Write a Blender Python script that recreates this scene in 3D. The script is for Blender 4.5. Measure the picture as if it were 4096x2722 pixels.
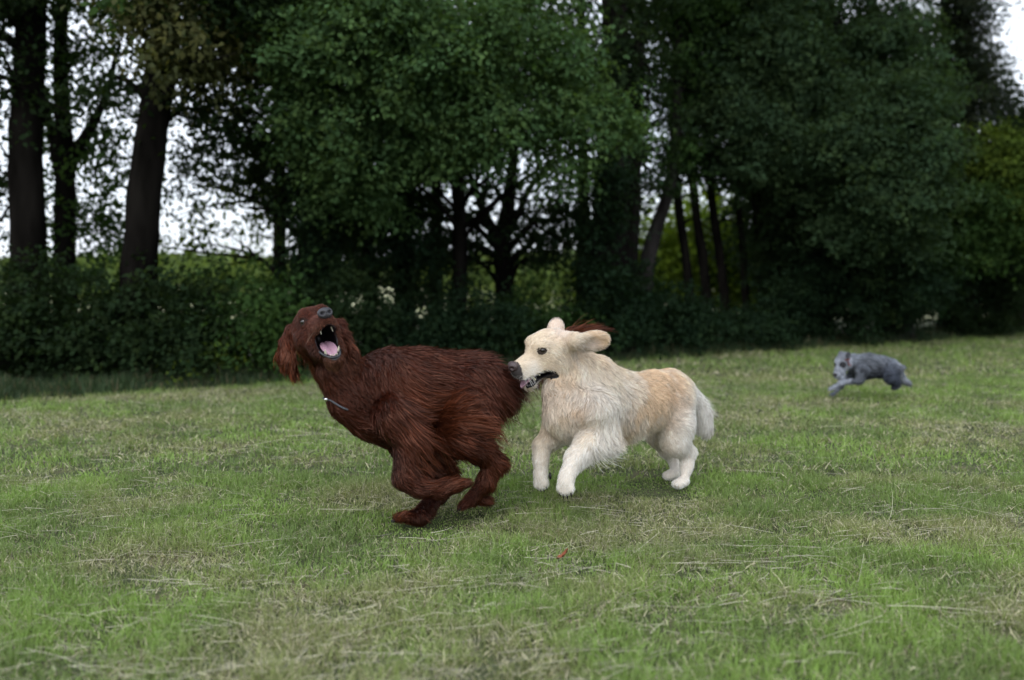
import bpy, math, random
import numpy as np
from mathutils import Vector

R = math.radians
scene = bpy.context.scene
COL = scene.collection
for o in list(bpy.data.objects):
    bpy.data.objects.remove(o)

# ------------------------------------------------------------------ camera
CAM_H = 0.85
F_SRC = 3186.0            # focal length in pixels of the 4096 px wide frame (28 mm on full frame)
PITCH = math.atan((1361 - 1120) / F_SRC)
cam_d = bpy.data.cameras.new("camera")
cam_d.lens = 28.0
cam_d.sensor_width = 36.0
cam_d.clip_start = 0.05
cam_d.clip_end = 2000.0
cam_d.dof.use_dof = True
cam_d.dof.focus_distance = 2.85
cam_d.dof.aperture_fstop = 1.4
cam = bpy.data.objects.new("camera", cam_d)
COL.objects.link(cam)
cam.location = (0, 0, CAM_H)
cam.rotation_euler = (math.pi / 2 - PITCH, 0, 0)
scene.camera = cam

# ------------------------------------------------------------------ light
SUN_EL, SUN_AZ = 42.0, 205.0      # azimuth clockwise from +Y: behind the camera, to the left
world = bpy.data.worlds.new("World")
scene.world = world
world.use_nodes = True
wn = world.node_tree
wn.nodes.clear()
w_out = wn.nodes.new("ShaderNodeOutputWorld")
w_bg = wn.nodes.new("ShaderNodeBackground")
w_sky = wn.nodes.new("ShaderNodeTexSky")
w_sky.sky_type = 'NISHITA'
w_sky.sun_disc = False
w_sky.sun_elevation = R(SUN_EL)
w_sky.sun_rotation = R(SUN_AZ)
w_sky.air_density = 1.0
w_sky.dust_density = 3.0
w_tc = wn.nodes.new("ShaderNodeTexCoord")
w_no = wn.nodes.new("ShaderNodeTexNoise")
w_no.inputs['Scale'].default_value = 2.2
w_no.inputs['Detail'].default_value = 5.0
w_rmp = wn.nodes.new("ShaderNodeValToRGB")
w_rmp.color_ramp.elements[0].position = 0.30
w_rmp.color_ramp.elements[0].color = (0.62, 0.62, 0.62, 1)
w_rmp.color_ramp.elements[1].position = 0.62
w_rmp.color_ramp.elements[1].color = (0.97, 0.97, 0.97, 1)
w_mix = wn.nodes.new("ShaderNodeMixRGB")
w_mix.inputs[2].default_value = (6.6, 7.1, 7.8, 1)     # the overcast cloud layer
wn.links.new(w_tc.outputs['Generated'], w_no.inputs['Vector'])
wn.links.new(w_no.outputs['Fac'], w_rmp.inputs['Fac'])
wn.links.new(w_rmp.outputs['Color'], w_mix.inputs[0])
wn.links.new(w_sky.outputs['Color'], w_mix.inputs[1])
# an overcast sky is brighter overhead than near the horizon
w_sep = wn.nodes.new("ShaderNodeSeparateXYZ")
wn.links.new(w_tc.outputs['Generated'], w_sep.inputs[0])
w_mr = wn.nodes.new("ShaderNodeMapRange")
w_mr.inputs['From Min'].default_value = 0.0
w_mr.inputs['From Max'].default_value = 1.0
w_mr.inputs['To Min'].default_value = 0.95
w_mr.inputs['To Max'].default_value = 1.5
wn.links.new(w_sep.outputs['Z'], w_mr.inputs['Value'])
w_mul = wn.nodes.new("ShaderNodeVectorMath")
w_mul.operation = 'SCALE'
wn.links.new(w_mix.outputs['Color'], w_mul.inputs[0])
wn.links.new(w_mr.outputs[0], w_mul.inputs['Scale'])
wn.links.new(w_mul.outputs[0], w_bg.inputs['Color'])
w_bg.inputs['Strength'].default_value = 0.15
wn.links.new(w_bg.outputs['Background'], w_out.inputs['Surface'])

sun_d = bpy.data.lights.new("sun", 'SUN')
sun_d.energy = 0.5
sun_d.angle = R(25)
sun_d.color = (1.0, 0.96, 0.9)
sun = bpy.data.objects.new("sun", sun_d)
COL.objects.link(sun)
_az, _el = R(SUN_AZ), R(SUN_EL)
sdir = Vector((math.sin(_az) * math.cos(_el), math.cos(_az) * math.cos(_el), math.sin(_el)))
sun.rotation_euler = sdir.to_track_quat('Z', 'Y').to_euler()
sun.location = sdir * 30

scene.view_settings.view_transform = 'Standard'
scene.view_settings.look = 'None'
scene.view_settings.gamma = 1.0
scene.view_settings.exposure = 0.5
scene.render.engine = 'CYCLES'
scene.cycles.use_denoising = True
scene.cycles.max_bounces = 6
scene.cycles.diffuse_bounces = 4
scene.cycles.transmission_bounces = 4

# ------------------------------------------------------------------ helpers
CP, SP = math.cos(PITCH), math.sin(PITCH)


def P(sx, sy, Y):
    """world point on the sight line of source pixel (sx, sy) at distance Y in front of the camera"""
    cx, cy = (sx - 2048) / F_SRC, (1361 - sy) / F_SRC
    d = np.array([cx, CP + cy * SP, cy * CP - SP])
    return np.array([0, 0, CAM_H]) + d * (Y / d[1])


def D(x, y, Y):
    return P(x / 0.576, y / 0.576, Y)


def edge_d(x):
    """distance of the meadow's far edge at display column x"""
    return 1560.0 / ((922 - 0.064 * x) - 645)


def norm(v):
    v = np.asarray(v, float)
    return v / (np.linalg.norm(v, axis=-1, keepdims=True) + 1e-12)


def make_mesh(name, V, F, mat, parent=None, col=None, smooth=True, mats=None, midx=None):
    V = np.ascontiguousarray(V, np.float32)
    F = np.ascontiguousarray(F, np.int32)
    me = bpy.data.meshes.new(name)
    me.vertices.add(len(V))
    me.vertices.foreach_set('co', V.ravel())
    k = F.shape[1]
    me.loops.add(F.size)
    me.loops.foreach_set('vertex_index', F.ravel())
    me.polygons.add(len(F))
    me.polygons.foreach_set('loop_start', np.arange(0, F.size, k, dtype=np.int32))
    if smooth:
        me.polygons.foreach_set('use_smooth', np.ones(len(F), bool))
    if mats:
        for m in mats:
            me.materials.append(m)
        me.polygons.foreach_set('material_index', np.ascontiguousarray(midx, np.int32))
    else:
        me.materials.append(mat)
    if col is not None:
        a = me.color_attributes.new('Col', 'FLOAT_COLOR', 'POINT')
        c = np.ones((len(V), 4), np.float32)
        c[:, :3] = col
        a.data.foreach_set('color', c.ravel())
    me.update(calc_edges=True)
    ob = bpy.data.objects.new(name, me)
    COL.objects.link(ob)
    if parent is not None:
        ob.parent = parent
        ob.matrix_parent_inverse = parent.matrix_basis.inverted() if False else ob.matrix_parent_inverse
        # vertices are in world coordinates: take the parent's place out of them
        loc = np.array(world_loc(parent), np.float32)
        V2 = V - loc
        me.vertices.foreach_set('co', V2.ravel())
        me.update()
    return ob


def world_loc(o):
    l = np.zeros(3)
    while o is not None:
        l += np.array(o.location)
        o = o.parent
    return l


def thing(name, loc, label, cat, group=None):
    o = bpy.data.objects.new(name, None)
    COL.objects.link(o)
    o.empty_display_size = 0.1
    o.location = [float(v) for v in loc]
    o['label'] = label
    o['category'] = cat
    if group:
        o['group'] = group
    return o


def vnoise(p, seed=0):
    """value noise, p (n,2) or (n,3) -> 0..1"""
    p = np.asarray(p, float)
    if p.shape[1] == 2:
        p = np.c_[p, np.zeros(len(p))]
    i = np.floor(p).astype(np.int64)
    f = p - i
    f = f * f * (3 - 2 * f)
    out = 0
    for a in (0, 1):
        for b in (0, 1):
            for c in (0, 1):
                h = (i[:, 0] + a) * 73856093 ^ (i[:, 1] + b) * 19349663 ^ (i[:, 2] + c) * 83492791 ^ (seed * 2654435761)
                h = (h ^ (h >> 13)) * 1274126177
                h = ((h ^ (h >> 16)) & 0xFFFF) / 65535.0
                w = (f[:, 0] if a else 1 - f[:, 0]) * (f[:, 1] if b else 1 - f[:, 1]) * (f[:, 2] if c else 1 - f[:, 2])
                out = out + h * w
    return out


def fbm(p, seed=0, o=3):
    s, a, t = 0, 1.0, 0
    for k in range(o):
        s = s + a * vnoise(np.asarray(p) * 2 ** k, seed + k)
        t += a
        a *= 0.5
    return s / t


# ------------------------------------------------------------------ materials
def mat_attr(name, rough=0.7, spec=0.3, transl=0.0, sheen=0.0, tint=(1, 1, 1), spec_tint=None):
    m = bpy.data.materials.new(name)
    m.use_nodes = True
    nt = m.node_tree
    nt.nodes.clear()
    out = nt.nodes.new('ShaderNodeOutputMaterial')
    at = nt.nodes.new('ShaderNodeAttribute')
    at.attribute_name = 'Col'
    b = nt.nodes.new('ShaderNodeBsdfPrincipled')
    b.inputs['Roughness'].default_value = rough
    b.inputs['Specular IOR Level'].default_value = spec
    b.inputs['Sheen Weight'].default_value = sheen
    if spec_tint:
        b.inputs['Specular Tint'].default_value = (*spec_tint, 1)
    nt.links.new(at.outputs['Color'], b.inputs['Base Color'])
    if transl > 0:
        t = nt.nodes.new('ShaderNodeBsdfTranslucent')
        g = nt.nodes.new('ShaderNodeMixRGB')
        g.blend_type = 'MULTIPLY'
        g.inputs[0].default_value = 1
        g.inputs[2].default_value = (*tint, 1)
        nt.links.new(at.outputs['Color'], g.inputs[1])
        nt.links.new(g.outputs[0], t.inputs['Color'])
        mx = nt.nodes.new('ShaderNodeMixShader')
        mx.inputs[0].default_value = transl
        nt.links.new(b.outputs[0], mx.inputs[1])
        nt.links.new(t.outputs[0], mx.inputs[2])
        nt.links.new(mx.outputs[0], out.inputs[0])
    else:
        nt.links.new(b.outputs[0], out.inputs[0])
    return m


def mat_noise(name, c1, c2, scale=8.0, rough=0.9, bump=0.3, detail=6.0, spec=0.2, stretch=None, c3=None):
    m = bpy.data.materials.new(name)
    m.use_nodes = True
    nt = m.node_tree
    b = nt.nodes['Principled BSDF']
    b.inputs['Roughness'].default_value = rough
    b.inputs['Specular IOR Level'].default_value = spec
    tc = nt.nodes.new('ShaderNodeTexCoord')
    mp = nt.nodes.new('ShaderNodeMapping')
    if stretch:
        mp.inputs['Scale'].default_value = stretch
    no = nt.nodes.new('ShaderNodeTexNoise')
    no.inputs['Scale'].default_value = scale
    no.inputs['Detail'].default_value = detail
    rp = nt.nodes.new('ShaderNodeValToRGB')
    rp.color_ramp.elements[0].position = 0.35
    rp.color_ramp.elements[0].color = (*c1, 1)
    rp.color_ramp.elements[1].position = 0.65
    rp.color_ramp.elements[1].color = (*c2, 1)
    if c3:
        e = rp.color_ramp.elements.new(0.5)
        e.color = (*c3, 1)
    nt.links.new(tc.outputs['Object'], mp.inputs['Vector'])
    nt.links.new(mp.outputs[0], no.inputs['Vector'])
    nt.links.new(no.outputs['Fac'], rp.inputs['Fac'])
    nt.links.new(rp.outputs['Color'], b.inputs['Base Color'])
    if bump:
        bp = nt.nodes.new('ShaderNodeBump')
        bp.inputs['Strength'].default_value = bump
        bp.inputs['Distance'].default_value = 0.02
        nt.links.new(no.outputs['Fac'], bp.inputs['Height'])
        nt.links.new(bp.outputs[0], b.inputs['Normal'])
    return m


M_LEAF = mat_attr('leaf', 0.7, 0.06, 0.35, tint=(1.5, 1.5, 0.6))
M_GRASS = mat_attr('grass_blade', 0.6, 0.3, 0.3, tint=(1.2, 1.2, 0.7))
M_HAY = mat_attr('hay', 0.6, 0.3, 0.1)
M_BARK = mat_noise('bark', (0.005, 0.0045, 0.004), (0.014, 0.0125, 0.011), 6, bump=0.8, stretch=(1, 1, 0.25), spec=0.0)
M_BARK_PALE = mat_noise('bark_pale', (0.014, 0.0125, 0.012), (0.038, 0.034, 0.033), 7, bump=0.6, stretch=(1, 1, 0.3), spec=0.0)
M_GROUND = mat_noise('meadow_soil', (0.04, 0.046, 0.021), (0.10, 0.09, 0.05), 6, bump=0.6, detail=10, c3=(0.062, 0.076, 0.032))
M_FIELD = mat_noise('hay_field', (0.36, 0.38, 0.2), (0.5, 0.48, 0.3), 1.5, bump=0.2, detail=8)
M_SKIN = mat_attr('dog_skin', 0.8, 0.15)
M_FUR_RED = mat_attr('red_fur', 0.30, 0.55, 0.12, tint=(1.6, 1.0, 0.7), spec_tint=(1.0, 0.52, 0.38))
M_FUR_PALE = mat_attr('cream_fur', 0.6, 0.25, 0.25, tint=(1, 0.97, 0.92))
M_FUR_GREY = mat_attr('grey_fur', 0.6, 0.25, 0.2)


def mat_plain(name, c, rough=0.5, spec=0.5, metal=0.0, bump=0.0, scale=200.0):
    m = mat_noise(name, tuple(v * 0.85 for v in c), tuple(min(1, v * 1.1) for v in c), scale, rough, bump, 3, spec)
    m.node_tree.nodes['Principled BSDF'].inputs['Metallic'].default_value = metal
    return m


M_EYE = mat_plain('eye', (0.012, 0.007, 0.005), 0.05, 0.8)
M_EYE_BLUE = mat_plain('eye_glazed', (0.03, 0.035, 0.05), 0.08, 0.8)
M_NOSE = mat_plain('nose_leather', (0.028, 0.026, 0.032), 0.35, 0.5, bump=0.3, scale=400)
M_NOSE_B = mat_plain('nose_leather_brown', (0.06, 0.04, 0.04), 0.35, 0.5, bump=0.3, scale=400)
M_TONGUE = mat_plain('tongue', (0.43, 0.25, 0.32), 0.35, 0.5, bump=0.2, scale=300)
M_TOOTH = mat_plain('tooth', (0.75, 0.7, 0.55), 0.25, 0.5)
M_MOUTH = mat_plain('mouth_lining', (0.012, 0.008, 0.01), 0.4, 0.4)
M_LIP = mat_plain('lip', (0.015, 0.014, 0.017), 0.25, 0.5)
M_STEEL = mat_plain('chain_steel', (0.14, 0.145, 0.16), 0.4, 0.5, 1.0)
M_TAG = mat_plain('bright_tag', (0.8, 0.8, 0.8), 0.2, 0.5, 1.0)
M_COLLAR = mat_plain('red_collar', (0.25, 0.03, 0.02), 0.7, 0.3)


# ------------------------------------------------------------------ distance-field modelling
class Field:
    def __init__(self, lo, hi, h):
        self.lo, self.h = np.array(lo, float), h
        self.n = np.ceil((np.array(hi) - self.lo) / h).astype(int) + 1
        self.D = np.full(self.n, 0.08, np.float32)
        self.ax = [self.lo[i] + h * np.arange(self.n[i]) for i in range(3)]

    def _win(self, lo, hi, m=0.07):
        a = np.clip(np.floor((np.array(lo) - m - self.lo) / self.h).astype(int), 0, self.n)
        b = np.clip(np.ceil((np.array(hi) + m - self.lo) / self.h).astype(int) + 1, 0, self.n)
        s = tuple(slice(a[i], b[i]) for i in range(3))
        X = self.ax[0][s[0]][:, None, None].astype(np.float32)
        Y = self.ax[1][s[1]][None, :, None].astype(np.float32)
        Z = self.ax[2][s[2]][None, None, :].astype(np.float32)
        return s, X, Y, Z

    def _blend(self, s, d, k, sub=False):
        A = self.D[s]
        if A.size == 0:
            return
        if sub:
            B = -d
            h = np.clip(0.5 + 0.5 * (A - B) / k, 0, 1)      # smooth max
            self.D[s] = B * (1 - h) + A * h + k * h * (1 - h)
        else:
            h = np.clip(0.5 + 0.5 * (A - d) / k, 0, 1)
            self.D[s] = A * (1 - h) + d * h - k * h * (1 - h)

    def cone(self, a, b, ra, rb, k=0.02, w=1.0, n=(0, 1, 0)):
        a, b, n = np.array(a, float), np.array(b, float), norm(n)
        r = max(ra, rb) * max(1, w)
        s, X, Y, Z = self._win(np.minimum(a, b) - r, np.maximum(a, b) + r)
        px, py, pz = X - a[0], Y - a[1], Z - a[2]
        v = b - a
        if w != 1.0:
            t = (px * n[0] + py * n[1] + pz * n[2]) * (1 / w - 1)
            px, py, pz = px + n[0] * t, py + n[1] * t, pz + n[2] * t
            v = v + n * (v @ n) * (1 / w - 1)
        vv = v @ v + 1e-9
        t = np.clip((px * v[0] + py * v[1] + pz * v[2]) / vv, 0, 1)
        d = np.sqrt((px - t * v[0]) ** 2 + (py - t * v[1]) ** 2 + (pz - t * v[2]) ** 2) - (ra + (rb - ra) * t)
        self._blend(s, d.astype(np.float32), k)

    def ell(self, c, ax, r, k=0.02, sub=False):
        c, ax, r = np.array(c, float), np.array(ax, float), np.array(r, float)
        R_ = r.max()
        s, X, Y, Z = self._win(c - R_, c + R_)
        px, py, pz = X - c[0], Y - c[1], Z - c[2]
        q = [(px * ax[i][0] + py * ax[i][1] + pz * ax[i][2]) for i in range(3)]
        k0 = np.sqrt(sum((q[i] / r[i]) ** 2 for i in range(3)))
        k1 = np.sqrt(sum((q[i] / r[i] ** 2) ** 2 for i in range(3))) + 1e-6
        self._blend(s, (k0 * (k0 - 1) / k1).astype(np.float32), k, sub)

    def chain(self, pts, k=0.02, w=1.0, n=(0, 1, 0)):
        for (a, ra), (b, rb) in zip(pts[:-1], pts[1:]):
            self.cone(a, b, ra, rb, k, w, n)

    def sample(self, p):
        """trilinear distance and gradient"""
        q = (p - self.lo) / self.h
        q = np.clip(q, 0.001, self.n - 1.001)
        i = q.astype(int)
        f = q - i
        c = {}
        for a in (0, 1):
            for b in (0, 1):
                for e in (0, 1):
                    c[a, b, e] = self.D[i[:, 0] + a, i[:, 1] + b, i[:, 2] + e]
        fx, fy, fz = f.T

        def l(a, b, t):
            return a * (1 - t) + b * t
        x0 = l(l(c[0, 0, 0], c[0, 0, 1], fz), l(c[0, 1, 0], c[0, 1, 1], fz), fy)
        x1 = l(l(c[1, 0, 0], c[1, 0, 1], fz), l(c[1, 1, 0], c[1, 1, 1], fz), fy)
        y0 = l(l(c[0, 0, 0], c[0, 0, 1], fz), l(c[1, 0, 0], c[1, 0, 1], fz), fx)
        y1 = l(l(c[0, 1, 0], c[0, 1, 1], fz), l(c[1, 1, 0], c[1, 1, 1], fz), fx)
        z0 = l(l(c[0, 0, 0], c[0, 1, 0], fy), l(c[1, 0, 0], c[1, 1, 0], fy), fx)
        z1 = l(l(c[0, 0, 1], c[0, 1, 1], fy), l(c[1, 0, 1], c[1, 1, 1], fy), fx)
        g = np.stack([x1 - x0, y1 - y0, z1 - z0], 1)
        return l(x0, x1, fx), norm(g)

    def surface(self):
        Dd = self.D
        ins = Dd < 0
        n = np.array(Dd.shape)
        cnt = np.zeros(n - 1, np.int8)
        for a in (0, 1):
            for b in (0, 1):
                for c in (0, 1):
                    cnt += ins[a:n[0] - 1 + a, b:n[1] - 1 + b, c:n[2] - 1 + c]
        act = np.argwhere((cnt > 0) & (cnt < 8))
        idx = np.full(n - 1, -1, np.int32)
        idx[tuple(act.T)] = np.arange(len(act))
        acc = np.zeros((len(act), 3))
        num = np.zeros(len(act))
        corners = [(a, b, c) for a in (0, 1) for b in (0, 1) for c in (0, 1)]
        val = {c: Dd[act[:, 0] + c[0], act[:, 1] + c[1], act[:, 2] + c[2]] for c in corners}
        for c in corners:
            for ax in range(3):
                if c[ax] == 0:
                    e = list(c)
                    e[ax] = 1
                    e = tuple(e)
                    va, vb = val[c], val[e]
                    m = (va < 0) != (vb < 0)
                    t = np.where(m, va / np.where(m, va - vb, 1), 0)
                    p = np.tile(np.array(c, float), (len(act), 1))
                    p[:, ax] += t
                    acc[m] += p[m]
                    num[m] += 1
        V = self.lo + self.h * (act + acc / num[:, None])
        quads = []
        for ax in range(3):
            o1, o2 = (ax + 1) % 3, (ax + 2) % 3
            sl0 = [slice(None)] * 3
            sl1 = [slice(None)] * 3
            sl0[ax] = slice(0, -1)
            sl1[ax] = slice(1, None)
            A, B = ins[tuple(sl0)], ins[tuple(sl1)]
            e = np.argwhere(A != B)
            e = e[(e[:, o1] > 0) & (e[:, o2] > 0) & (e[:, o1] < n[o1] - 1) & (e[:, o2] < n[o2] - 1)]
            flip = B[tuple(e.T)]

            def cell(d1, d2):
                q = e.copy()
                q[:, o1] += d1
                q[:, o2] += d2
                return idx[tuple(q.T)]
            q = np.stack([cell(-1, -1), cell(0, -1), cell(0, 0), cell(-1, 0)], 1)
            q[flip] = q[flip][:, ::-1]
            quads.append(q)
        return V, np.concatenate(quads)


def relax(V, F, it=2, lam=0.5):
    for _ in range(it):
        s = np.zeros_like(V)
        c = np.zeros(len(V))
        for a in range(4):
            i, j = F[:, a], F[:, (a + 1) % 4]
            for d in range(3):
                s[:, d] += np.bincount(i, V[j, d], len(V)) + np.bincount(j, V[i, d], len(V))
            c += np.bincount(i, minlength=len(V)) + np.bincount(j, minlength=len(V))
        V = V * (1 - lam) + lam * s / np.maximum(c, 1)[:, None]
    return V


class Guides:
    """what the coat does where: direction, length, curl and colour, spread over the body from a few places"""

    def __init__(self, rows, sigma=0.05):
        # row: world point, flow (x,y,z), length m, curl m, colour
        self.p = np.array([r[0] for r in rows])
        self.f = norm(np.array([r[1] for r in rows], float))
        self.l = np.array([r[2] for r in rows])
        self.c = np.array([r[3] for r in rows])
        self.col = np.array([r[4] for r in rows])
        self.s = np.array([r[5] if len(r) > 5 else sigma for r in rows])

    def at(self, q, yw=0.3):
        W = np.zeros((len(q), len(self.p)))
        sc = np.array([1, yw, 1])
        for i in range(len(self.p)):
            d2 = (((q - self.p[i]) * sc) ** 2).sum(1)
            W[:, i] = np.exp(-d2 / (2 * self.s[i] ** 2)) + 1e-7 / (d2 + 1e-5)
        W /= W.sum(1, keepdims=True)
        return norm(W @ self.f), W @ self.l, W @ self.c, W @ self.col


def ribbons(PT, width, roll_n, col, rng, taper=0.9):
    """PT (n, k, 3) strand points -> quads; col (n,3) or (n,k,3)"""
    n, k, _ = PT.shape
    T = np.zeros_like(PT)
    T[:, :-1] = PT[:, 1:] - PT[:, :-1]
    T[:, -1] = T[:, -2]
    T = norm(T)
    S = norm(np.cross(T, roll_n[:, None, :]))
    N2 = np.cross(S, T)
    a = rng.normal(0, 0.6, (n, 1, 1))
    S = S * np.cos(a) + N2 * np.sin(a)
    t = np.linspace(0, 1, k)[None, :, None]
    w = np.asarray(width).reshape(-1, 1, 1) * (1 - taper * t ** 1.5) * 0.5
    V = np.stack([PT - S * w, PT + S * w], 2).reshape(n, k * 2, 3)
    base = (np.arange(n) * k * 2)[:, None]
    fs = []
    for j in range(k - 1):
        fs.append(base + np.array([2 * j, 2 * j + 1, 2 * j + 3, 2 * j + 2]))
    F = np.stack(fs, 1).reshape(-1, 4)
    if col.ndim == 2:
        C = np.repeat(col[:, None, :], k * 2, 1)
    else:
        C = np.repeat(col, 2, 1)
    return V.reshape(-1, 3), F, C.reshape(-1, 3)


def grow_coat(field, V, F, guides, n, rng, width=0.0016, seg=6, lift=0.25, clump=0.018, gravity=0.15,
              skip=None, var=0.25, blend=None, wind=(0, 0, 0), clump_k=0.75, yw=0.3, swirl_k=1.6, len_k=1.0, mess=1.0, blend_k=0.35):
    T = np.concatenate([F[:, [0, 1, 2]], F[:, [0, 2, 3]]])
    a, b, c = V[T[:, 0]], V[T[:, 1]], V[T[:, 2]]
    ar = np.linalg.norm(np.cross(b - a, c - a), axis=1)
    pick = rng.choice(len(T), n, p=ar / ar.sum())
    u, v = rng.random(n), rng.random(n)
    fl = u + v > 1
    u[fl], v[fl] = 1 - u[fl], 1 - v[fl]
    p = a[pick] + (b - a)[pick] * u[:, None] + (c - a)[pick] * v[:, None]
    if skip is not None:
        p = p[~skip(p)]
        n = len(p)
    _, nr = field.sample(p)
    fl, ln, cu, co = guides.at(p, yw)
    if blend is not None:
        m = np.clip((fbm(p * 16.0, 66, 3) - 0.47) * 4.0, 0, blend_k)[:, None]
        co = co * (1 - m) + np.asarray(blend) * m
    # clump ids
    def lock(size, sd):
        wp = p + 0.9 * size * (np.stack([vnoise(p / size * 0.8 + 9 * k, sd + k) for k in range(3)], 1) - 0.5) + rng.normal(0, size * 0.12, p.shape)
        key = np.floor(wp / size).astype(np.int64)
        key = key[:, 0] * 1000003 + key[:, 1] * 10007 + key[:, 2]
        _, i = np.unique(key, return_inverse=True)
        return i, i.max() + 1
    fid, nf = lock(clump * 0.55, 3)
    cid, nc = lock(clump * 1.9, 7)
    frnd = rng.normal(0, 1, (nf, 3))
    swirl = (fbm(p * 7.0, 55, 2) - 0.5) * swirl_k
    crnd = rng.normal(0, 1, (nc, 3))
    cph = 16.0 * fbm(p * 9.0, 71, 2) + 0.5 * rng.random(nc)[cid]
    clen = rng.uniform(0.75, 1.3, nc)
    ln = ln * rng.uniform(0.7, 1.15, n) * clen[cid] * (1 + (len_k - 1) * np.clip(ln / 0.05, 0, 1.3))
    tan = fl - nr * (fl * nr).sum(1, keepdims=True)
    tan = norm(tan + 0.05 * fl)
    tan = norm(tan + np.cross(nr, tan) * (swirl * np.clip(ln / 0.04, 0.1, 1.3))[:, None])
    k1 = np.clip(ln / 0.06, 0.1, 1.2)[:, None]
    d = norm(tan + nr * lift * (0.4 + 0.6 * k1) + (crnd[cid] * 0.7 + frnd[fid] * 0.6) * (0.03 + 0.16 * k1) * mess + rng.normal(0, 1, (n, 3)) * (0.03 + 0.05 * k1) * mess)
    PT = np.zeros((n, seg, 3))
    PT[:, 0] = p - nr * 0.002
    step = (ln / (seg - 1))[:, None]
    side = norm(np.cross(nr, tan))
    g = np.array([0, 0, -1.0])
    wind = np.array(wind, float)
    pos = PT[:, 0].copy()
    tot = 0
    for j in range(1, seg):
        t = j / (seg - 1)
        wave = np.cos(cph + t * 5.5)[:, None] * side * (cu / np.maximum(ln, 0.01))[:, None] * 2.2
        dd = norm(d + wave + (g * gravity + wind) * t * np.minimum(ln[:, None] / 0.05, 1.5))
        pos = pos + dd * step
        dist, gr = field.sample(pos)
        floor = 0.002 + 0.008 * t * np.minimum(ln / 0.05, 1)
        push = np.clip(floor - dist, 0, 0.012)
        pos = pos + gr * push[:, None]
        # stay near the skin: fur lies down again
        pull = np.clip(dist - 0.02 - 0.25 * ln, 0, 0.01) * (dist < 0.07)
        pos = pos - gr * pull[:, None] * 0.5
        PT[:, j] = pos
    # pull the tips of a lock together
    for j in range(1, seg):
        t = j / (seg - 1)
        for ids, m, kk in ((fid, nf, clump_k), (cid, nc, clump_k * 0.45)):
            cen = np.stack([np.bincount(ids, PT[:, j, k], m) for k in range(3)], 1) / np.bincount(ids, minlength=m)[:, None]
            wgt = kk * t ** 1.3 * np.clip(ln / 0.03, 0.1, 1)
            if m == nc:
                wgt = wgt * np.clip((ln - 0.02) / 0.04, 0, 1)
            PT[:, j] = PT[:, j] * (1 - wgt[:, None]) + cen[ids] * wgt[:, None]
    cv = 1 + var * (rng.normal(0, 0.2, nc)[cid] + rng.normal(0, 0.3, nf)[fid] + rng.normal(0, 0.45, n))
    co = np.clip(co * np.clip(cv, 0.35, 1.9)[:, None], 0, 0.9)
    return PT, nr, np.full(n, width) * np.clip(ln / 0.03, 0.55, 1.3), co


def blob(name, c, ax, r, mat, parent, seg=16, ring=10, bump=None):
    """small closed rounded solid (eye, nose, tongue, pad)"""
    th = np.linspace(0, np.pi, ring)
    ph = np.linspace(0, 2 * np.pi, seg, endpoint=False)
    q = np.array([[np.cos(t), np.sin(t) * np.cos(f), np.sin(t) * np.sin(f)] for t in th for f in ph])
    if bump is not None:
        q = bump(q)
    V = np.array(c) + (q * np.array(r)) @ np.array(ax)
    F = []
    for i in range(ring - 1):
        for j in range(seg):
            F.append([i * seg + j, i * seg + (j + 1) % seg, (i + 1) * seg + (j + 1) % seg, (i + 1) * seg + j])
    return make_mesh(name, V, np.array(F), mat, parent)


def tube_arrays(pts, rad, seg=10, rough=0.0, seed=0):
    pts, rad = np.array(pts, float), np.array(rad, float)
    T = norm(np.gradient(pts, axis=0))
    up = np.array([0.31, 0.9, 0.2])
    A = norm(np.cross(T, up))
    B = np.cross(T, A)
    ph = np.linspace(0, 2 * np.pi, seg, endpoint=False)
    V = pts[:, None, :] + rad[:, None, None] * (A[:, None, :] * np.cos(ph)[None, :, None] + B[:, None, :] * np.sin(ph)[None, :, None])
    if rough:
        q = V.reshape(-1, 3)
        nz = (fbm(q * np.array([7, 7, 2.5]), seed, 3) - 0.5)
        dirs = (V - pts[:, None, :]).reshape(-1, 3)
        V = (q + dirs * (nz * rough)[:, None]).reshape(V.shape)
    k = len(pts)
    F = []
    i, j = np.meshgrid(np.arange(k - 1), np.arange(seg), indexing='ij')
    F = np.stack([i * seg + j, i * seg + (j + 1) % seg, (i + 1) * seg + (j + 1) % seg, (i + 1) * seg + j], -1).reshape(-1, 4)
    return V.reshape(-1, 3), F


def bez(p, n=10):
    """smooth polyline through the points (Catmull-Rom)"""
    p = np.array(p, float)
    q = np.vstack([2 * p[0] - p[1], p, 2 * p[-1] - p[-2]])
    out = []
    for i in range(1, len(q) - 2):
        for t in np.linspace(0, 1, n, endpoint=False):
            a, b, c, d = q[i - 1], q[i], q[i + 1], q[i + 2]
            out.append(0.5 * (2 * b + (c - a) * t + (2 * a - 5 * b + 4 * c - d) * t * t + (3 * b - a - 3 * c + d) * t ** 3))
    out.append(p[-1])
    return np.array(out)


def join(parts):
    Vs, Fs, Cs, o = [], [], [], 0
    for a in parts:
        Vs.append(a[0])
        Fs.append(a[1] + o)
        if len(a) > 2:
            Cs.append(a[2])
        o += len(a[0])
    return (np.concatenate(Vs), np.concatenate(Fs)) + ((np.concatenate(Cs),) if Cs else ())


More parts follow.
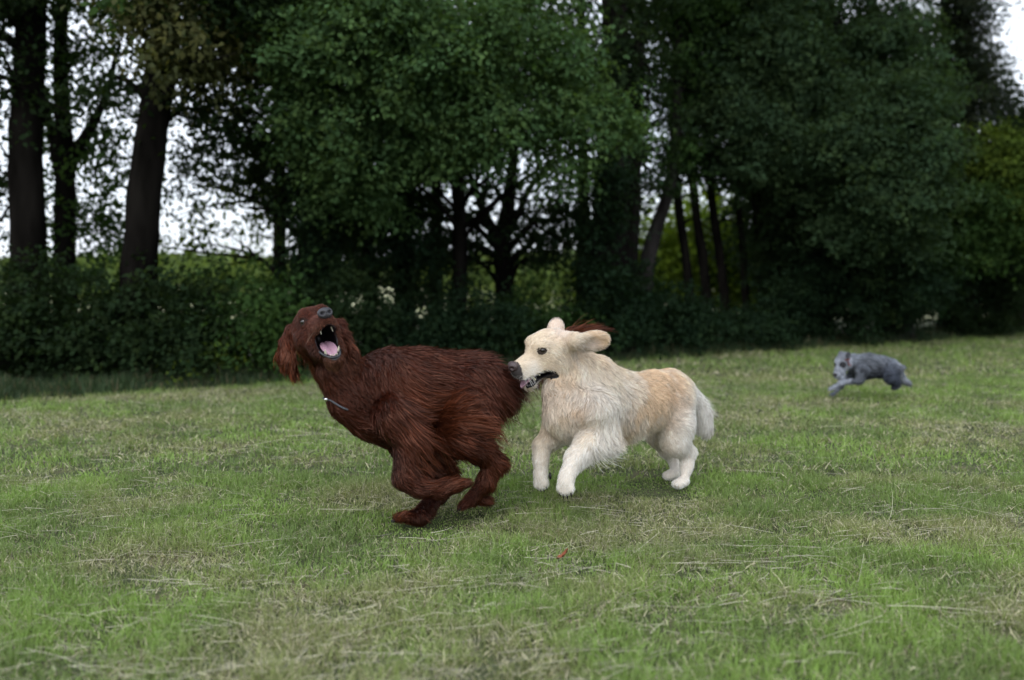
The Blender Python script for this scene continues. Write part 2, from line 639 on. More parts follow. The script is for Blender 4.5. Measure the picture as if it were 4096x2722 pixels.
# ------------------------------------------------------------------ ground
def sheet(name, x0, x1, y0, y1, z, nx, ny, mat, amp=0.0):
    xs, ys = np.linspace(x0, x1, nx), np.linspace(y0, y1, ny)
    X, Y = np.meshgrid(xs, ys, indexing='ij')
    V = np.stack([X, Y, np.full_like(X, z)], -1).reshape(-1, 3)
    if amp:
        V[:, 2] += amp * (fbm(V[:, :2] * 3.0, 3) - 0.5)
    i, j = np.meshgrid(np.arange(nx - 1), np.arange(ny - 1), indexing='ij')
    F = np.stack([i * ny + j, (i + 1) * ny + j, (i + 1) * ny + j + 1, i * ny + j + 1], -1).reshape(-1, 4)
    o = make_mesh(name, V, F, mat)
    o['kind'] = 'structure'
    return o


sheet('ground', -400, 400, -60, 900, -0.012, 40, 40, M_GROUND)
sheet('field', -300, 300, 17, 500, 0.0, 60, 60, M_FIELD)

# ------------------------------------------------------------------ meadow grass
rng = np.random.default_rng(11)


def edge_line_y(X):
    """world y of the meadow's far edge for a world x"""
    xs = np.linspace(-900, 3300, 400)
    ys = edge_d(xs)
    Xs = (xs - 1180) / 1835 * ys
    return np.interp(X, Xs, ys)


def blades(x, y, z, length, width, lean, az, col, seg=4, curve=0.6):
    n = len(x)
    t = np.linspace(0, 1, seg)[None, :]
    # lean angle grows along the blade
    ang = lean[:, None] * (0.45 + curve * t)
    ds = length[:, None] / (seg - 1)
    h = np.cumsum(np.c_[np.zeros(n), np.sin(ang[:, 1:]) * ds], 1)
    v = np.cumsum(np.c_[np.zeros(n), np.cos(ang[:, 1:]) * ds], 1)
    PT = np.stack([x[:, None] + np.cos(az)[:, None] * h, y[:, None] + np.sin(az)[:, None] * h, z[:, None] + np.maximum(v, 0.002 * t)], -1)
    nrm = np.stack([-np.cos(az) * 0.8, -np.sin(az) * 0.8, np.full(n, 0.6)], 1)
    return ribbons(PT, width, nrm, col, rng, 0.85)


def meadow_points(n, y0, y1, power=1.0, wide=0.72):
    u = rng.random(n)
    y = y0 + (y1 - y0) * u ** power
    half = y * wide + 0.35
    x = rng.uniform(-1, 1, n) * half
    return x, y


G_GREEN = np.array([0.160, 0.232, 0.070])
G_FRESH = np.array([0.220, 0.330, 0.080])
G_DULL = np.array([0.250, 0.260, 0.115])
G_STRAW = np.array([0.48, 0.44, 0.30])
parts = []
FEET = [(-0.37, 2.7), (-0.28, 2.72), (0.62, 3.2), (0.55, 3.25), (0.68, 3.1), (-0.2, 2.8)]
for (n, y0, y1, L, W) in ((260000, 1.35, 3.4, 0.032, 0.0024), (190000, 3.2, 7.0, 0.034, 0.0042), (140000, 6.5, 15.0, 0.045, 0.008), (150000, 0.3, 24.0, 0.06, 0.012)):
    x, y = meadow_points(n, y0, y1, 0.85, 0.72 if y1 < 20 else 2.2)
    if y1 > 20:          # the wider meadow to both sides
        m = np.abs(x) > y * 0.70 + 0.3
        x, y = x[m], y[m]
    m = y < edge_line_y(x) + 0.25
    x, y = x[m], y[m]
    n = len(x)
    q = np.c_[x, y]
    tuft = fbm(q * 8.0, 21) * 0.7 + 0.3 * fbm(q * 28.0, 22)
    keep = rng.random(n) < 0.28 + 2.8 * tuft ** 2.2
    x, y, q, tuft = x[keep], y[keep], q[keep], tuft[keep]
    n = len(x)
    hue = fbm(q * 3.2, 31)
    dry = fbm(q * np.array([2.0, 3.0]), 41)
    col = G_GREEN + (G_FRESH - G_GREEN) * np.clip((hue - 0.35) * 3, 0, 1)[:, None]
    k = np.clip((dry - 0.45) * 3.0, 0, 0.7)[:, None]
    col = col * (1 - k) + G_DULL * k
    straw = rng.random(n) < 0.17 + 0.28 * np.clip((dry - 0.43) * 3, 0, 1)
    col[straw] = G_STRAW * rng.uniform(0.6, 1.25, (straw.sum(), 1))
    col = col * rng.uniform(0.65, 1.4, (n, 1)) * np.array([1, 1, 1])
    ln = L * rng.uniform(0.45, 1.3, n) * (0.45 + 2.2 * tuft ** 2)
    for fx, fy in FEET:
        ln *= 1 - 0.6 * np.exp(-((x - fx) ** 2 + (y - fy) ** 2) / 0.03)
    lean = np.abs(rng.normal(0.65, 0.4, n))
    lean[straw] = rng.uniform(1.0, 1.55, straw.sum())
    az = rng.uniform(0, 2 * np.pi, n)
    parts.append(blades(x, y, np.zeros(n) - 0.006, ln, W * rng.uniform(0.6, 1.3, n), lean, az, col))
V, F, C = join(parts)
o = make_mesh('grass', V, F, M_GRASS, col=C, smooth=True)
o['kind'] = 'stuff'
o['label'] = 'short mown green meadow grass with dry tufts'

# pale mown stalks lying on the grass
n = 9500
x, y = meadow_points(n, 1.4, 8.0, 1.15)
n = len(x)
dens = fbm(np.c_[x, y] * 1.3, 77)
m = (rng.random(n) < np.clip((dens - 0.25) * 2.2, 0.1, 1)) & (y < edge_line_y(x) - 0.2)
for fx, fy in FEET:
    m &= (x - fx) ** 2 + (y - fy) ** 2 > 0.012
x, y = x[m], y[m]
n = len(x)
L = rng.uniform(0.03, 0.12, n) * (1 + (rng.random(n) < 0.10) * 1.8) + (rng.random(n) < 0.025) * rng.uniform(0.1, 0.3, n)
az = np.where(rng.random(n) < 0.8, rng.normal(0.12, 0.28, n), rng.uniform(0, np.pi, n)) + np.pi * (rng.random(n) < 0.5)
seg = 6
t = np.linspace(-0.5, 0.5, seg)[None, :]
bend = rng.normal(0, 0.35, n)[:, None]
ang = az[:, None] + bend * t
dx, dy = np.cos(ang) * L[:, None] / seg, np.sin(ang) * L[:, None] / seg
zz = rng.uniform(0.004, 0.026, n)[:, None] + rng.normal(0, 0.10, n)[:, None] * t * L[:, None] + 0.004 * (0.25 - t ** 2) * L[:, None] / 0.1
PT = np.stack([x[:, None] + np.cumsum(dx, 1), y[:, None] + np.cumsum(dy, 1), np.maximum(zz, 0.004)], -1)
big = rng.random(n) < 0.02
col = np.array([0.50, 0.465, 0.35]) * rng.uniform(0.5, 1.25, (n, 1))
V, F, C = ribbons(PT, rng.uniform(0.0006, 0.0015, n) * np.maximum(1, y / 4.5), np.tile([0.0, -0.4, 0.9], (n, 1)), col, rng, 0.5)
o = make_mesh('hay', V, F, M_HAY, col=C)
o['kind'] = 'stuff'
o['label'] = 'pale dry mown stalks lying on the grass'

# long rough grass along the foot of the trees
n = 60000
xd = rng.uniform(-350, 2750, n)
yy = edge_d(xd) + rng.uniform(-0.12, 1.3, n) ** 1.0 * (edge_d(xd) / 7)
xx = (xd - 1180) / 1835 * yy
q = np.c_[xx, yy]
tu = fbm(q * 4, 91)
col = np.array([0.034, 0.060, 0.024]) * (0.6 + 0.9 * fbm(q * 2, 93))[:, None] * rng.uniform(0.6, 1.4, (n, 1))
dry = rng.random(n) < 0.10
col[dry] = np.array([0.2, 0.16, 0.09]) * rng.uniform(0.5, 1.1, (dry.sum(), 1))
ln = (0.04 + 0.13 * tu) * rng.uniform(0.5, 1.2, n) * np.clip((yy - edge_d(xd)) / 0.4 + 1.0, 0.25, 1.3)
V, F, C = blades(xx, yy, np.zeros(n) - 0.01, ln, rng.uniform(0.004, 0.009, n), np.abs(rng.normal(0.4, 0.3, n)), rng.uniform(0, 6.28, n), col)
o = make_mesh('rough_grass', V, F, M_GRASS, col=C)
o['kind'] = 'stuff'
o['label'] = 'longer dark grass along the foot of the trees'

# reddish dead leaf
c = D(1303, 1312, 2.35)
c[1] = CAM_H * 1835 / (1318 - 645)
c[0] = (1303 - 1180) / 1835 * c[1]
c[2] = 0.03
u = np.linspace(-1, 1, 9)
X, Y = np.meshgrid(u, u, indexing='ij')
wd = np.sqrt(np.clip(1 - X ** 2, 0, 1)) * (0.75 + 0.25 * np.cos(X * 9))
Vl = np.stack([X * 0.028, Y * wd * 0.017, 0.012 * (X ** 2) + 0.010 * np.abs(Y) * wd + 0.003 * np.sin(X * 8 + Y * 5)], -1).reshape(-1, 3)
ca, sa = math.cos(0.9), math.sin(0.9)
Vl = np.c_[Vl[:, 0] * ca - Vl[:, 2] * sa * 0.7, Vl[:, 1], Vl[:, 0] * sa * 0.7 + Vl[:, 2] * ca] + c
i, j = np.meshgrid(np.arange(8), np.arange(8), indexing='ij')
Fl = np.stack([i * 9 + j, (i + 1) * 9 + j, (i + 1) * 9 + j + 1, i * 9 + j + 1], -1).reshape(-1, 4)
M_DEAD = mat_noise('dead_leaf', (0.16, 0.05, 0.025), (0.27, 0.09, 0.045), 60, 0.7, 0.3)
o = make_mesh('fallen_leaf', Vl, Fl, M_DEAD)
o['label'] = 'small reddish brown dead leaf lying on the mown grass'
o['category'] = 'leaf'

# ------------------------------------------------------------------ trees and shrubs
rng = np.random.default_rng(5)


def leaf_mesh(c, axis, nrm, size, col):
    """c (n,3): folded diamond leaves"""
    n = len(c)
    axis = norm(axis)
    side = norm(np.cross(axis, nrm))
    up = np.cross(side, axis)
    L = size[:, None]
    W = L * rng.uniform(0.28, 0.42, (n, 1))
    v0 = c - axis * L * 0.5
    v2 = c + axis * L * 0.5 - up * L * 0.08
    v1 = c + side * W + up * L * 0.09 - axis * L * 0.05
    v3 = c - side * W + up * L * 0.09 - axis * L * 0.05
    V = np.stack([v0, v1, v2, v3], 1).reshape(-1, 3)
    b = (np.arange(n) * 4)[:, None]
    F = np.concatenate([b + np.array([0, 1, 2]), b + np.array([0, 2, 3])], 1).reshape(-1, 3)
    C = np.repeat(col, 4, 0)
    return V, F, C


def pad_leaves(pad, tone, size):
    """pad = (x, y, d, rx, ry, rd, dens) : display px, m, px, px, m, leaves per m2 of outline"""
    x, y, d, rx, ry, rd, dens = pad
    s = d / 1835.0
    c = D(x, y, d)
    ax, az = rx * s, ry * s
    area = math.pi * ax * az
    LPS = 22
    ns = max(3, int(dens * 1.15 * area / LPS * min(3.0, (0.066 / size) ** 1.5)))
    u = norm(rng.normal(0, 1, (ns, 3)))
    rr = rng.random(ns) ** (1 / 2.4)
    ctr = c + u * rr[:, None] * np.array([ax, rd, az])
    # uneven outline and gaps
    keep = fbm(ctr * 1.7, int(abs(x) * 7 + abs(y)) % 997) > 0.43
    ctr, u = ctr[keep], u[keep]
    ctr = ctr + (rng.normal(0, 0.06, ctr.shape))
    ns = len(ctr)
    if ns == 0:
        return None
    out = norm(u * np.array([1, 1, 0.4]) + np.array([0, 0, -0.35]) + rng.normal(0, 0.35, (ns, 3)))
    k = ns * LPS
    cc = np.repeat(ctr, LPS, 0)
    oo = np.repeat(out, LPS, 0)
    t = rng.uniform(-1, 1, (k, 1))
    spread = 0.17 * (size / 0.07)
    pos = cc + oo * t * spread * 1.5 + rng.normal(0, 1, (k, 3)) * np.array([spread, spread, spread * 0.45]) * 0.5
    axis = norm(oo + rng.normal(0, 0.7, (k, 3)) + np.array([0, 0, -0.25]))
    sn = norm(u * np.array([0.9, 0.9, 0.5]) + rng.normal(0, 0.45, (ns, 3)) + np.array([0, -0.1, 0.9]))
    nr = norm(np.repeat(sn, LPS, 0) + rng.normal(0, 0.28, (k, 3)))
    tn = np.array(tone)
    sc = rng.uniform(0.7, 1.35, ns)
    yl = rng.uniform(0, 1, ns)[:, None] ** 2
    cs = tn * sc[:, None] * (1 + yl * np.array([0.35, 0.15, -0.1]))
    cl = np.repeat(cs, LPS, 0) * rng.uniform(0.85, 1.18, (k, 1))
    return leaf_mesh(pos, axis, nr, size * rng.uniform(0.6, 1.25, k), cl)


def limb(pts, r0, r1, seed=0, seg=9, n=7):
    p = bez(pts, n)
    k = len(p)
    p = p + (fbm(np.c_[np.linspace(0, 6, k), np.full(k, seed * 3.7), np.zeros(k)], seed)[:, None] - 0.5) * np.array([0.08, 0.05, 0]) * min(1, r0 * 10)
    t = np.linspace(0, 1, k)
    return tube_arrays(p, r0 + (r1 - r0) * t ** 0.8, seg, 0.35, seed)


def tree(name, label, trunk, pads, tone, size=0.06, mat=None, group='trees along the meadow edge', cat='tree', limbs=(), auto=True, high=True):
    """trunk: list of (x, y, d, width px) in display pixels, lowest first"""
    dmin = edge_d(trunk[0][0]) + 0.6
    trunk = [(a, b, max(c, dmin), w) for a, b, c, w in trunk]
    base = D(*trunk[0][:3])
    base[2] = 0
    t = thing(name, base, label, cat, group)
    pts = [np.array([base[0], base[1], -0.1])] + [D(a, b, c) for a, b, c, w in trunk[(1 if trunk[0][1] > 640 else 0):]]
    d0 = trunk[0][2]
    rads = [w * 0.86 * c / 1835 / 2 for a, b, c, w in trunk]
    seed = int(abs(trunk[0][0])) % 89 + 1
    p = bez(pts, 10)
    rr = np.interp(np.linspace(0, 1, len(p)), np.linspace(0, 1, len(rads)), rads)
    zz = p[:, 2]
    rr = rr * (1 + 0.6 * np.exp(-np.clip(zz, 0, 9) / 0.18))
    arr = [tube_arrays(p, rr, 14, 0.5, seed)]
    if high:
        hx, dd = trunk[-1][0], trunk[-1][2]
        hp = bez([p[-1], D(hx + 10, -700, dd), D(hx, -1250, dd)], 6)
        arr.append(tube_arrays(hp, np.linspace(rr[-1], 0.02, len(hp)), 10, 0.4, seed))
    for lb in limbs:
        q = [D(a, b, c) for a, b, c, w in lb]
        arr.append(limb(q, lb[0][3] * lb[0][2] / 3670, lb[-1][3] * lb[-1][2] / 3670, seed + len(arr)))
    if auto:
        top = p[-1]
        rt = rr[-1]
        for pd in pads[:14]:
            c = D(*pd[:3])
            # start from the nearest place on the trunk, lower than the pad
            j = int(np.argmin(np.abs(p[:, 2] - (c[2] - 0.35 * abs(c[0] - base[0]) - 0.2))))
            s0 = p[j]
            mid = (s0 + c) / 2 + np.array([rng.normal(0, 0.1), rng.normal(0, 0.1), 0.15])
            r0 = min(rr[j] * 0.4, 0.05)
            arr.append(limb([s0, mid, c], r0, 0.006, seed + len(arr), 6, 6))
            for q in range(3):
                e = c + rng.normal(0, 1, 3) * np.array([pd[3] * pd[2] / 1835, pd[5], pd[4] * pd[2] / 1835]) * 0.55
                arr.append(limb([mid, (mid + e) / 2 + rng.normal(0, 0.05, 3), e], r0 * 0.45, 0.003, seed + len(arr), 5, 5))
    V, F = join(arr)
    make_mesh('trunk', V, F, mat or M_BARK, t)
    lv = []
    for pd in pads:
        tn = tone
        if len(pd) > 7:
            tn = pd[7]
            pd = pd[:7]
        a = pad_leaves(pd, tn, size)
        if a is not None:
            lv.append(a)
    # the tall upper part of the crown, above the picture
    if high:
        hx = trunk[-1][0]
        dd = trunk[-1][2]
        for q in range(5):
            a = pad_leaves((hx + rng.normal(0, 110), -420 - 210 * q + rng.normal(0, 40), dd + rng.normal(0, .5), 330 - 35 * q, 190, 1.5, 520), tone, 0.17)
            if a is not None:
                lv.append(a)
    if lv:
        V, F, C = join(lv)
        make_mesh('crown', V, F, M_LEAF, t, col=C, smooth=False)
    return t


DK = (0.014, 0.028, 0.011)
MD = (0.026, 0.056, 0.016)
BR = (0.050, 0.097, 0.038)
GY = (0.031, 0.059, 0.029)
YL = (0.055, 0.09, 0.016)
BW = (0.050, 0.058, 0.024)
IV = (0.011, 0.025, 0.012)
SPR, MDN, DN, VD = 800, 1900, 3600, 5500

tree('tree', 'thick dark trunk at the far left edge of the picture',
     [(70, 860, 7.2, 105), (68, 600, 7.2, 84), (62, 300, 7.2, 76), (70, 0, 7.2, 70), (60, -350, 7.3, 50)],
     [(10, 20, 7.0, 110, 60, 0.6, DN), (90, -90, 7.4, 190, 90, 0.8, VD), (-60, 180, 7.0, 80, 160, 0.5, MDN), (0, 420, 7.6, 60, 180, 0.5, 1700),
      (-160, 0, 7, 150, 250, .8, DN), (60, 200, 7.0, 110, 120, .4, SPR), (60, 640, 6.9, 100, 60, .3, 900)], DK)
tree('tree', 'slimmer dark trunk forking just right of the thick leftmost one',
     [(150, 850, 7.9, 72), (150, 600, 7.9, 56), (150, 360, 7.9, 44), (140, 150, 7.9, 34), (150, -200, 8, 24)],
     [(170, 20, 7.8, 120, 45, 0.6, DN), (240, 300, 7.9, 90, 190, 0.7, 1500), (120, 450, 8.2, 60, 150, 0.5, 1500), (200, 130, 7.9, 80, 60, .5, 1500), (110, 250, 8.2, 50, 150, .5, 1600),
      (230, 520, 8.1, 90, 100, .6, 2000), (180, -120, 7.9, 160, 90, .8, DN), (150, 660, 7.5, 90, 50, .3, 1100)], MD,
     limbs=[[(150, 400, 7.9, 40), (190, 330, 7.8, 30), (240, 240, 7.8, 16), (270, 100, 7.8, 8)], [(150, 420, 7.9, 30), (120, 330, 7.9, 24), (100, 200, 8, 10)]])
tree('tree', 'thick dark trunk leaning to the right in front of the bright sky on the left',
     [(305, 880, 6.9, 112), (318, 620, 6.9, 92), (345, 350, 6.9, 80), (372, 130, 6.9, 72), (395, -200, 7, 56)],
     [(300, 5, 6.8, 120, 45, 0.6, DN), (440, 110, 6.5, 120, 85, 0.6, VD, BW), (380, 60, 6.6, 110, 60, .5, VD, BW), (500, 40, 6.9, 150, 70, 0.7, VD),
      (470, 250, 7.2, 100, 120, 0.6, 2900), (280, 200, 7.1, 80, 110, 0.5, 1500), (400, -120, 6.9, 260, 100, .9, VD), (330, 20, 6.4, 90, 40, .5, DN, MD), (320, 670, 6.7, 80, 50, .3, 1100), (340, 330, 6.8, 90, 70, .3, 500)], DK)
tree('tree', 'dark trunk wrapped in ivy between the bright sky and the big green crown',
     [(725, 860, 8.1, 100), (722, 600, 8.1, 84), (720, 350, 8.1, 70), (700, 100, 8.1, 56), (690, -200, 8.2, 40)],
     [(600, 130, 8.0, 110, 120, 0.7, VD), (560, 330, 8.2, 130, 130, 0.7, 2700), (730, 500, 7.9, 60, 150, 0.35, DN, IV), (560, 480, 8.5, 130, 110, .8, 700, YL),
      (720, 640, 7.8, 75, 100, .3, DN, IV), (620, 0, 8, 150, 90, .8, VD), (480, 560, 8.6, 150, 60, .6, 600, YL), (640, 420, 8.2, 70, 120, .5, 2400), (430, 420, 8.6, 70, 150, .5, 650)], DK)
tree('tree', 'slender dark trunk standing behind the head of the red dog',
     [(860, 840, 8.6, 44), (850, 600, 8.6, 36), (845, 350, 8.6, 30), (840, 0, 8.7, 22)],
     [(800, 520, 8.4, 100, 110, 0.5, DN), (860, 620, 8.4, 80, 80, 0.4, DN), (780, 380, 8.5, 110, 90, 0.6, VD), (900, 440, 8.6, 90, 90, .5, VD), (820, 200, 9, 200, 140, .8, VD)], DK)
tree('tree', 'second slender dark trunk standing above the back of the red dog',
     [(935, 830, 8.9, 60), (932, 600, 8.9, 52), (925, 350, 8.9, 44), (920, 0, 9, 34)],
     [(930, 560, 8.6, 70, 120, 0.4, DN, IV), (960, 660, 8.7, 90, 60, 0.4, MDN), (1000, 300, 9.2, 160, 110, .7, VD), (950, 450, 8.8, 60, 80, .4, DN)], DK)
tree('tree', 'broad bright green crown hanging over the meadow in the middle',
     [(1050, 820, 9.0, 50), (1060, 600, 8.8, 40), (1050, 380, 8.4, 34), (1020, 150, 8.0, 30), (1000, -150, 7.8, 20)],
     [(720, 140, 7.0, 120, 110, 0.6, VD), (860, 90, 6.9, 140, 100, 0.6, VD), (700, 290, 7.2, 100, 90, 0.5, DN), (860, 250, 7.1, 140, 90, 0.6, VD),
      (1010, 170, 6.9, 150, 110, 0.6, VD), (1000, 320, 7.2, 150, 80, 0.5, VD), (1150, 110, 7.0, 130, 110, 0.6, VD), (1160, 270, 7.1, 140, 90, 0.6, VD),
      (1300, 140, 7.2, 90, 90, 0.5, DN), (1310, 290, 7.2, 110, 70, 0.5, VD), (1400, 260, 7.3, 80, 45, 0.4, DN), (1455, 310, 7.4, 45, 45, 0.3, DN),
      (1280, 395, 7.4, 80, 45, 0.4, DN), (820, 390, 7.3, 120, 70, 0.5, VD), (880, 480, 7.6, 70, 60, 0.4, DN), (1080, 390, 7.4, 110, 40, 0.4, DN),
      (940, 10, 7.0, 280, 70, 0.7, VD), (1200, 0, 7.1, 150, 70, .6, DN), (1320, 430, 7.6, 40, 30, .3, MDN), (950, -120, 7.2, 420, 90, .9, DN), (770, 440, 7.6, 70, 60, .4, DN)], BR, size=0.05)
tree('tree', 'small tree with forked bare limbs against the sky in the middle',
     [(1168, 840, 9.6, 66), (1165, 690, 9.6, 58), (1158, 570, 9.6, 46), (1172, 470, 9.6, 34), (1185, 330, 9.6, 24)],
     [(1060, 520, 9.6, 110, 90, 0.7, 2200), (1230, 530, 9.8, 90, 100, 0.6, 2200), (1120, 440, 9.6, 110, 50, 0.5, 1300), (1300, 500, 9.4, 70, 90, .5, 2300),
      (1020, 590, 9.4, 70, 60, .5, 2500), (1140, 610, 9.6, 160, 30, .5, 2400), (1250, 600, 9.4, 100, 50, .5, 2800), (1000, 480, 9.4, 50, 70, .4, 1800)], DK, size=0.06,
     limbs=[[(1158, 580, 9.6, 34), (1128, 520, 9.5, 28), (1098, 450, 9.5, 20), (1080, 370, 9.4, 12)],
            [(1160, 560, 9.6, 28), (1200, 480, 9.7, 20), (1240, 400, 9.8, 12)],
            [(1135, 530, 9.5, 18), (1085, 500, 9.5, 12), (1030, 480, 9.5, 6)],
            [(1165, 620, 9.6, 24), (1225, 560, 9.6, 14), (1290, 520, 9.6, 6)],
            [(1110, 480, 9.5, 14), (1120, 430, 9.5, 10), (1125, 380, 9.4, 6)],
            [(1160, 600, 9.6, 24), (1100, 570, 9.6, 14), (1040, 560, 9.6, 6)]])
tree('tree', 'massive dark ivy covered trunk right of the bright crown',
     [(1400, 830, 8.8, 120), (1402, 600, 8.8, 100), (1408, 400, 8.8, 92), (1415, 200, 8.8, 80), (1420, -100, 8.9, 60)],
     [(1400, 560, 8.6, 60, 120, 0.3, DN, IV), (1400, 400, 8.6, 55, 110, 0.3, DN, IV), (1420, 120, 8.8, 80, 120, 0.6, DN), (1390, 690, 8.5, 80, 80, 0.4, DN, IV), (1440, 20, 8.9, 110, 40, .7, 2000),
      (1480, 180, 8.9, 50, 80, .5, 1000)], DK)
tree('tree', 'dark straight trunk close beside the massive ivy covered one',
     [(1452, 820, 9.3, 56), (1452, 600, 9.3, 48), (1458, 400, 9.3, 44), (1470, 150, 9.3, 36), (1480, -100, 9.4, 24)],
     [(1500, 120, 9.3, 70, 90, 0.5, 1100), (1520, 20, 9.3, 80, 40, 0.5, 2000), (1480, 360, 9.2, 60, 80, 0.4, 3200), (1500, 450, 9.6, 50, 60, 0.4, 2000), (1510, 260, 9.4, 60, 80, .5, 1800)], DK)
tree('tree', 'pale grey trunk leaning right among the dark trunks',
     [(1478, 760, 9.9, 54), (1490, 620, 9.9, 42), (1515, 520, 9.9, 36), (1545, 420, 9.9, 32), (1560, 250, 9.9, 26), (1565, 0, 10, 18)],
     [(1560, 170, 9.8, 60, 110, 0.5, 2000), (1570, 370, 9.8, 60, 60, 0.4, MDN), (1600, 20, 9.8, 90, 60, .6, VD)], MD, mat=M_BARK_PALE)
for i, (xb, xt, w, lab) in enumerate(((1597, 1562, 27, 'first slim dark pole trunk right of the leaning grey trunk'),
                                      (1636, 1600, 28, 'middle slim dark pole trunk of the three over the yellow green gap'),
                                      (1676, 1640, 26, 'third slim dark pole trunk with side twigs right of the grey one'),
                                      (1722, 1700, 20, 'thin dark stem at the right side of the yellow green gap'),
                                      (1760, 1742, 26, 'dark stem half hidden by the big right hand crowns'))):
    tree('tree', lab, [(xb, 790, 10.6 + 0.15 * i, w * 1.1), ((xb + xt) / 2 + 4, 620, 10.6 + 0.15 * i, w), (xt, 460, 10.6, w * 0.85), (xt - 12, 250, 10.6, w * 0.7), (xt - 5, 0, 10.6, w * .5)],
         [(xt, 380, 10.4, 50, 50, 0.4, VD), (xt + 20, 220, 10.6, 70, 100, 0.5, VD), (xt + 20, 50, 10.6, 80, 80, .6, DN)], DK,
         limbs=[[(xt + 8, 520, 10.7, 9), (xt + 35, 505, 10.7, 7), (xt + 75, 530, 10.7, 3)]] if i in (2, 0) else ())
tree('tree', 'large rounded grey green crown left of the far right trees',
     [(1850, 760, 11.2, 70), (1852, 600, 11.2, 60), (1840, 400, 11, 50), (1830, 100, 10.8, 40)],
     [(1640, 160, 10.0, 90, 90, 0.5, VD), (1700, 270, 9.8, 110, 80, 0.5, VD), (1620, 300, 10, 80, 60, 0.5, DN), (1780, 130, 9.9, 110, 110, 0.6, VD),
      (1860, 200, 10, 90, 110, .5, VD), (1790, 330, 9.7, 90, 70, .5, VD), (1720, 390, 10, 130, 60, .5, VD), (1880, 400, 10.2, 100, 90, .5, VD),
      (1700, 30, 10.2, 170, 70, .7, VD), (1850, 60, 10.4, 110, 90, .6, VD), (1760, -100, 10.2, 240, 90, .9, DN), (1830, 480, 10.6, 100, 70, .5, VD, DK), (1780, 560, 10.9, 70, 90, .4, VD, DK), (1850, 650, 10.8, 90, 90, .4, VD, IV)], GY, size=0.052)
tree('tree', 'tall spreading grey green crown with lobed drooping boughs on the right',
     [(2060, 750, 10.8, 80), (2050, 550, 10.8, 66), (2000, 300, 10.6, 54), (1950, 150, 10.3, 44), (1900, 0, 10.2, 40)],
     [(1960, 330, 9.4, 90, 80, 0.5, VD), (2060, 250, 9.4, 110, 80, 0.5, VD), (2110, 350, 9.3, 100, 80, 0.5, VD), (2030, 440, 9.3, 110, 70, 0.5, VD),
      (2130, 460, 9.2, 80, 60, 0.4, VD), (1960, 520, 9.8, 90, 70, 0.5, VD), (2090, 540, 9.7, 90, 60, 0.5, DN), (2130, 200, 9.8, 80, 70, 0.5, VD),
      (2000, 120, 10.0, 90, 60, 0.5, DN), (2090, 60, 10.2, 120, 60, 0.6, DN), (2050, 100, 10.4, 120, 110, .6, DN), (1960, 20, 10.3, 90, 60, .6, DN), (2040, -100, 10.3, 220, 90, .8, DN),
      (1990, 640, 10.4, 110, 90, .5, VD, DK), (2100, 640, 10.2, 100, 80, .5, VD, IV)], GY, size=0.052, mat=M_BARK_PALE)
tree('tree', 'dark feathery conifer with its edge against the sky in the top right corner',
     [(2230, 740, 11.6, 60), (2230, 500, 11.6, 52), (2230, 250, 11.6, 40), (2220, 0, 11.6, 30), (2215, -250, 11.7, 16)],
     [(2210, 40, 11.4, 85, 100, 0.6, VD), (2230, 170, 11.4, 80, 90, 0.6, VD), (2250, 280, 11.3, 90, 80, 0.6, VD), (2180, -100, 11.4, 90, 120, .7, VD), (2300, 230, 11.5, 40, 50, .4, DN),
      (2220, 400, 11.2, 110, 100, .6, VD)], (0.024, 0.036, 0.024), size=0.045)
tree('tree', 'yellow green tree at the right edge of the picture',
     [(2330, 730, 11.8, 60), (2335, 550, 11.8, 50), (2340, 400, 11.8, 34), (2360, 250, 11.8, 20)],
     [(2300, 380, 10.6, 90, 80, 0.6, VD, YL), (2360, 460, 10.5, 100, 80, 0.6, VD, YL), (2260, 470, 10.4, 80, 60, 0.5, VD), (2350, 330, 11, 60, 60, .5, DN, MD), (2300, 560, 10.6, 110, 60, .5, VD),
      (2450, 400, 11, 120, 200, .8, DN), (2210, 560, 10.6, 80, 60, .5, VD), (2350, 280, 11.4, 40, 60, .4, MDN, DK)], MD, high=False)
tree('tree', 'loose twiggy branches reaching into the sky at the top right corner',
     [(2620, 740, 10, 60), (2600, 400, 10, 50), (2560, 100, 10, 40), (2500, -100, 10, 30)],
     [(2400, -20, 9.8, 60, 40, 0.3, 900), (2480, -60, 9.8, 100, 80, 0.4, DN), (2700, 250, 9.8, 120, 250, 0.8, DN), (2650, -100, 9.8, 200, 200, 0.8, DN)], DK)

